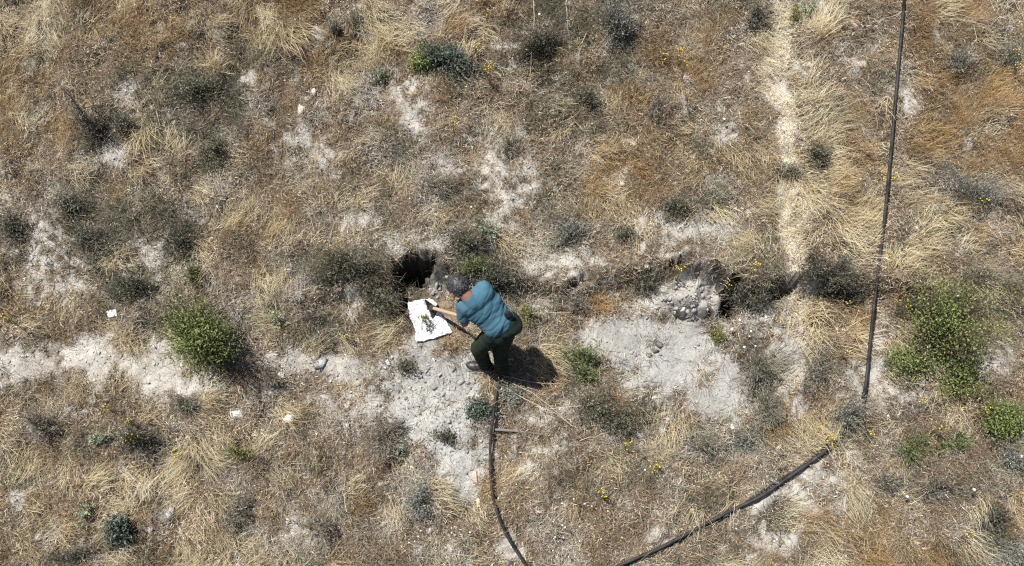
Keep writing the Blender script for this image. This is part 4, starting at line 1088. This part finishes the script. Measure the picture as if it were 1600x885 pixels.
body = []
body += elli(headc, [np.array([.076, 0, 0]), np.array([0, .080, .0]), np.array([0, 0, .094])])
fdir = (headc - neck); fdir[2] = 0; fdir /= np.linalg.norm(fdir)
fdown = fdir * .45 + np.array([0, 0, -.9]); fdown /= np.linalg.norm(fdown)      # where the face looks
hup = np.cross(np.cross(fdown, fdir), fdown); hup /= np.linalg.norm(hup)         # crown direction
hs = np.cross(fdown, hup)
body += elli(headc + fdown * .035 - hup * .045, [hs * .062, fdown * .062, hup * .065])           # jaw
body += limb(headc + fdown * .088 + hup * .01, headc + fdown * .108 - hup * .022, .010, .014)       # nose
for s in (-1, 1):
    body += elli(headc + hs * .084 * s - hup * .012, [hs * .012, fdown * .022, hup * .034])          # ears
    body += elli(headc + hs * .032 * s + fdown * .080 + hup * .012, [hs * .014, fdown * .011, hup * .009])   # brows and lids
body += elli(headc + fdown * .090 - hup * .055, [hs * .024, fdown * .010, hup * .008])              # lips
body += limb(headc - hup * .05 - fdown * .01, neck + spine * .03, .056, .062)
body += limb(shL, shR, .045, .045) + limb((shL + shR) / 2 - dors * .02, pel - dors * .03, .062, .062)
body += limb(shL, elbL, .042, .038) + limb(elbL, hand1 - (hand1 - elbL) / np.linalg.norm(hand1 - elbL) * .07, .038, .027)
body += limb(shR, elbR, .042, .038) + limb(elbR, hand2 - (hand2 - elbR) / np.linalg.norm(hand2 - elbR) * .07, .038, .027)
for e_, g_ in ((elbL, hand1), (elbR, hand2)):
    body += hand_prims(g_ - (g_ - e_) / np.linalg.norm(g_ - e_) * .075, g_, hd, None)
for a_, b_, c_ in ((hipL, kneeL, ankL), (hipR, kneeR, ankR)):
    body += limb(a_, b_, .062, .045) + limb(b_, c_, .042, .034)
m_skin = flat_mat("skin", (.29, .145, .095), .5, .35, 25, .12, .1)
person = empty("person", tuple((ankL + ankR) / 2 - np.array([0, 0, .09])))
tag(person, "man in teal shirt and dark green trousers bending forward over a hoe", "person")
def put(name, me, mat):
    o = link(name, me, mat, person)
    o.matrix_parent_inverse = Matrix.Translation(-person.location)
    return o
put("body", fuse(body, .0065, 3), m_skin)

# hair: a cap over the crown and back of the head
hair = []
hair += elli(headc + hup * .012 - fdown * .010, [hs * .083, fdown * .088, hup * .098])
hme = fuse(hair, .007, 2)
hv = np.zeros(len(hme.vertices) * 3); hme.vertices.foreach_get("co", hv); hv = hv.reshape(-1, 3)
rel = hv - headc
bmh = bmesh.new(); bmh.from_mesh(hme); bmh.verts.ensure_lookup_table()
cut = (rel @ fdown > .048 + .25 * np.maximum(rel @ hup - .05, 0)) | (rel @ hup < -.070)
bmesh.ops.delete(bmh, geom=[bmh.verts[i] for i in np.where(cut)[0]], context='VERTS')
for vv in bmh.verts:
    c_ = np.array(vv.co)
    nz = float(fbm(np.array([c_.dot(hs) * 60]), np.array([c_.dot(hup) * 25 + c_.dot(fdown) * 30]), 140, 3)[0])
    vv.co = Vector(c_ + (c_ - headc) / np.linalg.norm(c_ - headc) * nz * .014)
bmh.to_mesh(hme); bmh.free()
m_hair, nt, p, out = new_mat("grey_hair")
tc = nt.nodes.new("ShaderNodeTexCoord"); n = nt.nodes.new("ShaderNodeTexNoise"); n.inputs["Scale"].default_value = 45; n.inputs["Detail"].default_value = 6
r = nt.nodes.new("ShaderNodeValToRGB"); r.color_ramp.elements[0].position = .38; r.color_ramp.elements[1].position = .66
r.color_ramp.elements[0].color = (.012, .012, .014, 1); r.color_ramp.elements[1].color = (.085, .085, .095, 1)
nt.links.new(tc.outputs["Object"], n.inputs["Vector"]); nt.links.new(n.outputs[0], r.inputs[0]); nt.links.new(r.outputs[0], p.inputs["Base Color"])
p.inputs["Roughness"].default_value = .6
hair_o = put("hair", hme, m_hair)
hv = np.zeros(len(hme.vertices) * 3); hme.vertices.foreach_get("co", hv); hv = hv.reshape(-1, 3)
pick = rng.integers(0, len(hv), 1500); hp0 = hv[pick]
out_ = hp0 - headc; out_ /= np.linalg.norm(out_, axis=1)[:, None]
whorl = headc + hup * .10 - fdown * .05
dn = hp0 - whorl; dn -= out_ * np.sum(dn * out_, 1)[:, None]; dn /= np.linalg.norm(dn, axis=1)[:, None] + 1e-6
dn = dn + rng.normal(0, .3, dn.shape) + out_ * .08
sd_ = np.cross(dn, out_); sd_ /= np.linalg.norm(sd_, axis=1)[:, None] + 1e-6
hl = rng.uniform(.010, .020, len(hp0))[:, None]; hw = .0016
mid_ = hp0 + out_ * .004 + dn * hl * .5; end_ = hp0 + dn * hl
V = np.stack([hp0 - sd_ * hw + out_ * .002, hp0 + sd_ * hw + out_ * .002, mid_ + sd_ * hw * .8, mid_ - sd_ * hw * .8, end_], 1).reshape(-1, 3)
o5 = (np.arange(len(hp0)) * 5)[:, None]
hcol = np.repeat(np.where(rng.random((len(hp0), 1)) < .3, .13, .03) * rng.uniform(.6, 1.3, (len(hp0), 1)) * np.array([[1, 1, 1.06]]), 5, 0)
so = link("strands", mk_mesh("strands", V, o5 + np.array([[3, 2, 4]]), o5 + np.array([[0, 1, 2, 3]]), hcol), attr_mat("hair_strand", .5, .3), hair_o)
so["kind"] = "stuff"

# shirt
shirt = []
chest = (shL + shR) / 2 + spine * .13
shirt += elli(chest, [lat * .168, spine * .22, dors * .098])
shirt += limb(shL + spine * .01, shR + spine * .01, .074, .074)
shirt += elli((shL + shR) / 2 + dors * .03 + spine * .03, [lat * .17, spine * .10, dors * .075])
shirt += elli(chest * .5 + pel * .5, [lat * .152, spine * .20, dors * .095])
shirt += elli(pel - spine * .06 + dors * .015, [lat * .152, spine * .125, dors * .102])
slL = shL + (elbL - shL) * .62; slR = shR + (elbR - shR) * .62
shirt += limb(shL, slL, .072, .066) + limb(shR, slR, .072, .066)
shirt += limb(neck + spine * .035, neck + spine * .08, .068, .08)
sme = fuse(shirt, .0075, 8)
sv = np.zeros(len(sme.vertices) * 3); sme.vertices.foreach_get("co", sv); sv = sv.reshape(-1, 3)
sn = np.zeros(len(sme.vertices) * 3); sme.vertices.foreach_get("normal", sn); sn = sn.reshape(-1, 3)
a1 = (sv - chest) @ spine; a2 = (sv - chest) @ lat; a3 = (sv - chest) @ dors
# pulled folds: run diagonally from the near shoulder across the back, plus belly sag below
fold = np.abs(fbm(a1 * 15 + a2 * 7 + 40, a2 * 4 - a1 * 2.5 + 20, 150, 2)) * 2
fold2 = np.abs(fbm(a1 * 26 - a2 * 6 + 60, a2 * 5 + 50, 151, 2)) * 2
wgt = sstep(-.16, .02, a1)
sv = sv + sn * ((.002 + .006 * wgt) * (.45 - fold) + .002 * (.4 - fold2) * wgt)[:, None]
for k_, (u_, v_, am_) in enumerate([(17, 6, .0050), (27, 10, .0030)]):
    cr_ = np.abs(fbm(a1 * u_ + a2 * v_ + 30 + 9 * k_, a2 * u_ * .28 - a1 * v_ * .28 + 15 + 7 * k_, 170 + k_, 2)) * 2
    sv = sv - sn * (am_ * np.exp(-(cr_ / .16) ** 2) * (.35 + .65 * wgt))[:, None]
sv = sv + sn * (.004 * sstep(.30, .42, a1))[:, None]                # hem hangs loose
sme.vertices.foreach_set("co", sv.ravel()); sme.update()
m_shirt = flat_mat("teal_cotton", (.058, .140, .190), .85, .15, 12, .10, .12, 260)
put("shirt", sme, m_shirt)

# trousers
tr_ = []
tr_ += elli(pel + spine * .03 - dors * .01, [lat * .148, spine * .115, dors * .106])
tr_ += elli(hipR + spine * .05, [lat * .086, spine * .085, dors * .098]) + elli(hipL + spine * .05, [lat * .086, spine * .085, dors * .098])
for a_, b_, c_ in ((hipL, kneeL, ankL), (hipR, kneeR, ankR)):
    tr_ += limb(a_, b_, .094, .074) + limb(b_, c_ + np.array([0, 0, .02]), .070, .060)
tme = fuse(tr_, .010, 7)
tv = np.zeros(len(tme.vertices) * 3); tme.vertices.foreach_get("co", tv); tv = tv.reshape(-1, 3)
tn = np.zeros(len(tme.vertices) * 3); tme.vertices.foreach_get("normal", tn); tn = tn.reshape(-1, 3)
tv = tv + tn * (.012 * (.4 - 2 * np.abs(fbm(tv[:, 0] * 9 + tv[:, 2] * 6, tv[:, 2] * 13 - tv[:, 1] * 5, 160, 3))))[:, None]
tme.vertices.foreach_set("co", tv.ravel()); tme.update()
m_trou = flat_mat("dark_green_twill", (.020, .029, .021), .9, .1, 20, .2, .15, 220)
put("trousers", tme, m_trou)

# dark pouch on the belt at the far hip
put("pouch", fuse(elli(hipR + lat * .055 - spine * .10 + dors * .085, [lat * .035, spine * .045, dors * .02]), .008, 2), flat_mat("black_nylon", (.015, .015, .016), .7, .2, 40, .2))
# shoes
m_shoe = flat_mat("dark_leather", (.03, .028, .027), .45, .4, 30, .3)
m_sole = flat_mat("grey_rubber", (.34, .33, .31), .8, .2, 30, .15)
for ank, ty_ in ((ankL, (-.95, .10)), (ankR, (-.93, -.10))):
    fd = np.array([ty_[0], ty_[1], 0]); fd /= np.linalg.norm(fd); fs = np.array([-fd[1], fd[0], 0])
    g = ank.copy(); g[2] = float(H(ank[0], ank[1]))
    up = np.array([0, 0, 1.])
    pr = limb(g + up * .075 - fd * .03, g + up * .055 + fd * .02, .046, .045)
    pr += elli(g + fd * .10 + up * .045, [fd * .085, fs * .048, up * .034]) + elli(g - fd * .035 + up * .045, [fd * .05, fs * .042, up * .042])
    pr += elli(g + fd * .04 + up * .05, [fd * .09, fs * .043, up * .045])
    sh = put("shoe", fuse(pr, .007, 3), m_shoe)
    sp_ = elli(g + fd * .10 + up * .018, [fd * .095, fs * .054, up * .016]) + elli(g - fd * .03 + up * .018, [fd * .062, fs * .046, up * .018]) + elli(g + fd * .04 + up * .018, [fd * .1, fs * .046, up * .016])
    so_ = link("sole", fuse(sp_, .007, 2), m_sole, sh)
    so_.matrix_parent_inverse = Matrix.Translation(-person.location)
    so_.matrix_parent_inverse = Matrix.Identity(4)

# hoe: wooden handle, iron blade with socket
m_wood = flat_mat("pale_wood", (.40, .30, .20), .6, .25, 25, .25, .2, 60, (8, 8, 1))
m_iron = flat_mat("rusty_iron", (.055, .048, .042), .6, .4, 30, .4, .3)
hoe = empty("hoe", tuple(hoe0)); tag(hoe, "hoe with pale wooden handle and dark iron blade held by the man", "hoe")
P = np.array([hoe0 + hd * t for t in np.linspace(-.02, 1.0, 12)]) - hoe0
V, _, Q, C = tubes(P[None], np.array([.0175]), np.array([.0150]), np.zeros((1, 3)), 10)
hm = mk_mesh("handle", V, None, Q, smooth=True); link("handle", hm, m_wood, hoe)
bm = bmesh.new()
side = np.cross(hd, np.array([0, 0, 1.])); side /= np.linalg.norm(side)
dwn = np.cross(hd, side); dwn *= -np.sign(dwn[2])                    # perpendicular to the handle, downwards
# blade: a tapering, slightly curved plate crossing the handle, pointed pick at its back
prof = [(-.115, .006), (-.05, .022), (0, .030), (.05, .052), (.11, .066), (.15, .070)]
top = []; bot = []
for t, w2 in prof:
    c = dwn * t - hd * (.5 * t * abs(t)) * 3.0
    for sgn, lst in ((1, top), (-1, bot)):
        row = [bm.verts.new(c + side * w2 * s_ + hd * .006 * sgn) for s_ in (-1, 1)]
        lst.append(row)
for i in range(len(prof) - 1):
    bm.faces.new([top[i][0], top[i][1], top[i + 1][1], top[i + 1][0]])
    bm.faces.new([bot[i][1], bot[i][0], bot[i + 1][0], bot[i + 1][1]])
    for k in (0, 1):
        q4 = [top[i][k], top[i + 1][k], bot[i + 1][k], bot[i][k]]
        bm.faces.new(q4 if k == 0 else q4[::-1])
bm.faces.new([top[0][1], top[0][0], bot[0][0], bot[0][1]]); bm.faces.new([top[-1][0], top[-1][1], bot[-1][1], bot[-1][0]])
bmesh.ops.recalc_face_normals(bm, faces=bm.faces)
me = bpy.data.meshes.new("blade"); bm.to_mesh(me); bm.free()
link("blade", me, m_iron, hoe)
P = np.array([hd * t for t in (-.035, .0, .05)])
V, _, Q, C = tubes(P[None], np.array([.032]), np.array([.026]), np.zeros((1, 3)), 10)
link("socket", mk_mesh("socket", V, None, Q, smooth=True), m_iron, hoe)

# fine dry tufts in front of the man's legs and by the path
def tuft(px, py, n, L, spread_px, lab, c0=(.44, .35, .2), c1=(.62, .52, .33), e=(.5, 1.3), az0=None):
    q = at(px, py, L * .3)
    r_ = spread_px / 160
    bx = q.x + rng.normal(0, r_ * .35, n); by_ = q.y + rng.normal(0, r_ * .35, n)
    base = np.stack([bx, by_, H(bx, by_)], -1)
    az = rng.uniform(0, 6.28, n) if az0 is None else rng.normal(az0, .5, n)
    V, T, Q, C = blades(base, az, rng.uniform(*e, n), rng.uniform(e[0] - .6, e[1] - .5, n), rng.uniform(.6, 1.1, n) * L, rng.uniform(.003, .005, n), jit(c0, n, .18), jit(c1, n, .15), 3)
    V = V - np.array([q.x, q.y, float(H(q.x, q.y))])
    o = link("grass_tuft", mk_mesh("grass_tuft", V, T, Q, C), m_straw, None, (q.x, q.y, float(H(q.x, q.y))))
    tag(o, lab, "grass tuft")
tuft(766, 584, 110, .22, 22, "pale dry tuft standing in front of the man's feet")
tuft(850, 560, 260, .26, 40, "pale straw tuft right of the man's shadow", az0=-.6)
tuft(1262, 498, 240, .30, 50, "swirling pale straw mound below the bank, around a reddish grey stone", (.46, .37, .21), (.66, .56, .36), (.2, .8))
tuft(1330, 528, 200, .32, 34, "arched straw tuft left of the straight hose, below the bank", (.46, .37, .21), (.66, .56, .36), (.2, .8), .4)
tuft(935, 478, 160, .22, 26, "rust coloured tuft at the foot of the bank right of the man", (.28, .16, .07), (.46, .30, .14))
tuft(330, 100, 120, .25, 30, "loose straw tuft above the wide brown olive shrub")
tuft(215, 195, 150, .28, 34, "pale flattened straw tuft right of the dark olive shrub", az0=-1.4, e=(.15, .6))
tuft(600, 62, 110, .28, 28, "tall straw tuft near the top left of the dark blue green plant")
tuft(190, 525, 140, .22, 28, "pale rounded tuft on the path's upper edge below the white square piece")
tuft(445, 40, 160, .32, 34, "bleached straw tuft near the top left of centre", az0=-.8, e=(.15, .7))

print("TRIS", sum(len(l.vertices) - 2 for m in bpy.data.meshes for l in m.polygons) if False else sum(len(m.loops) - 2 * len(m.polygons) for m in bpy.data.meshes))
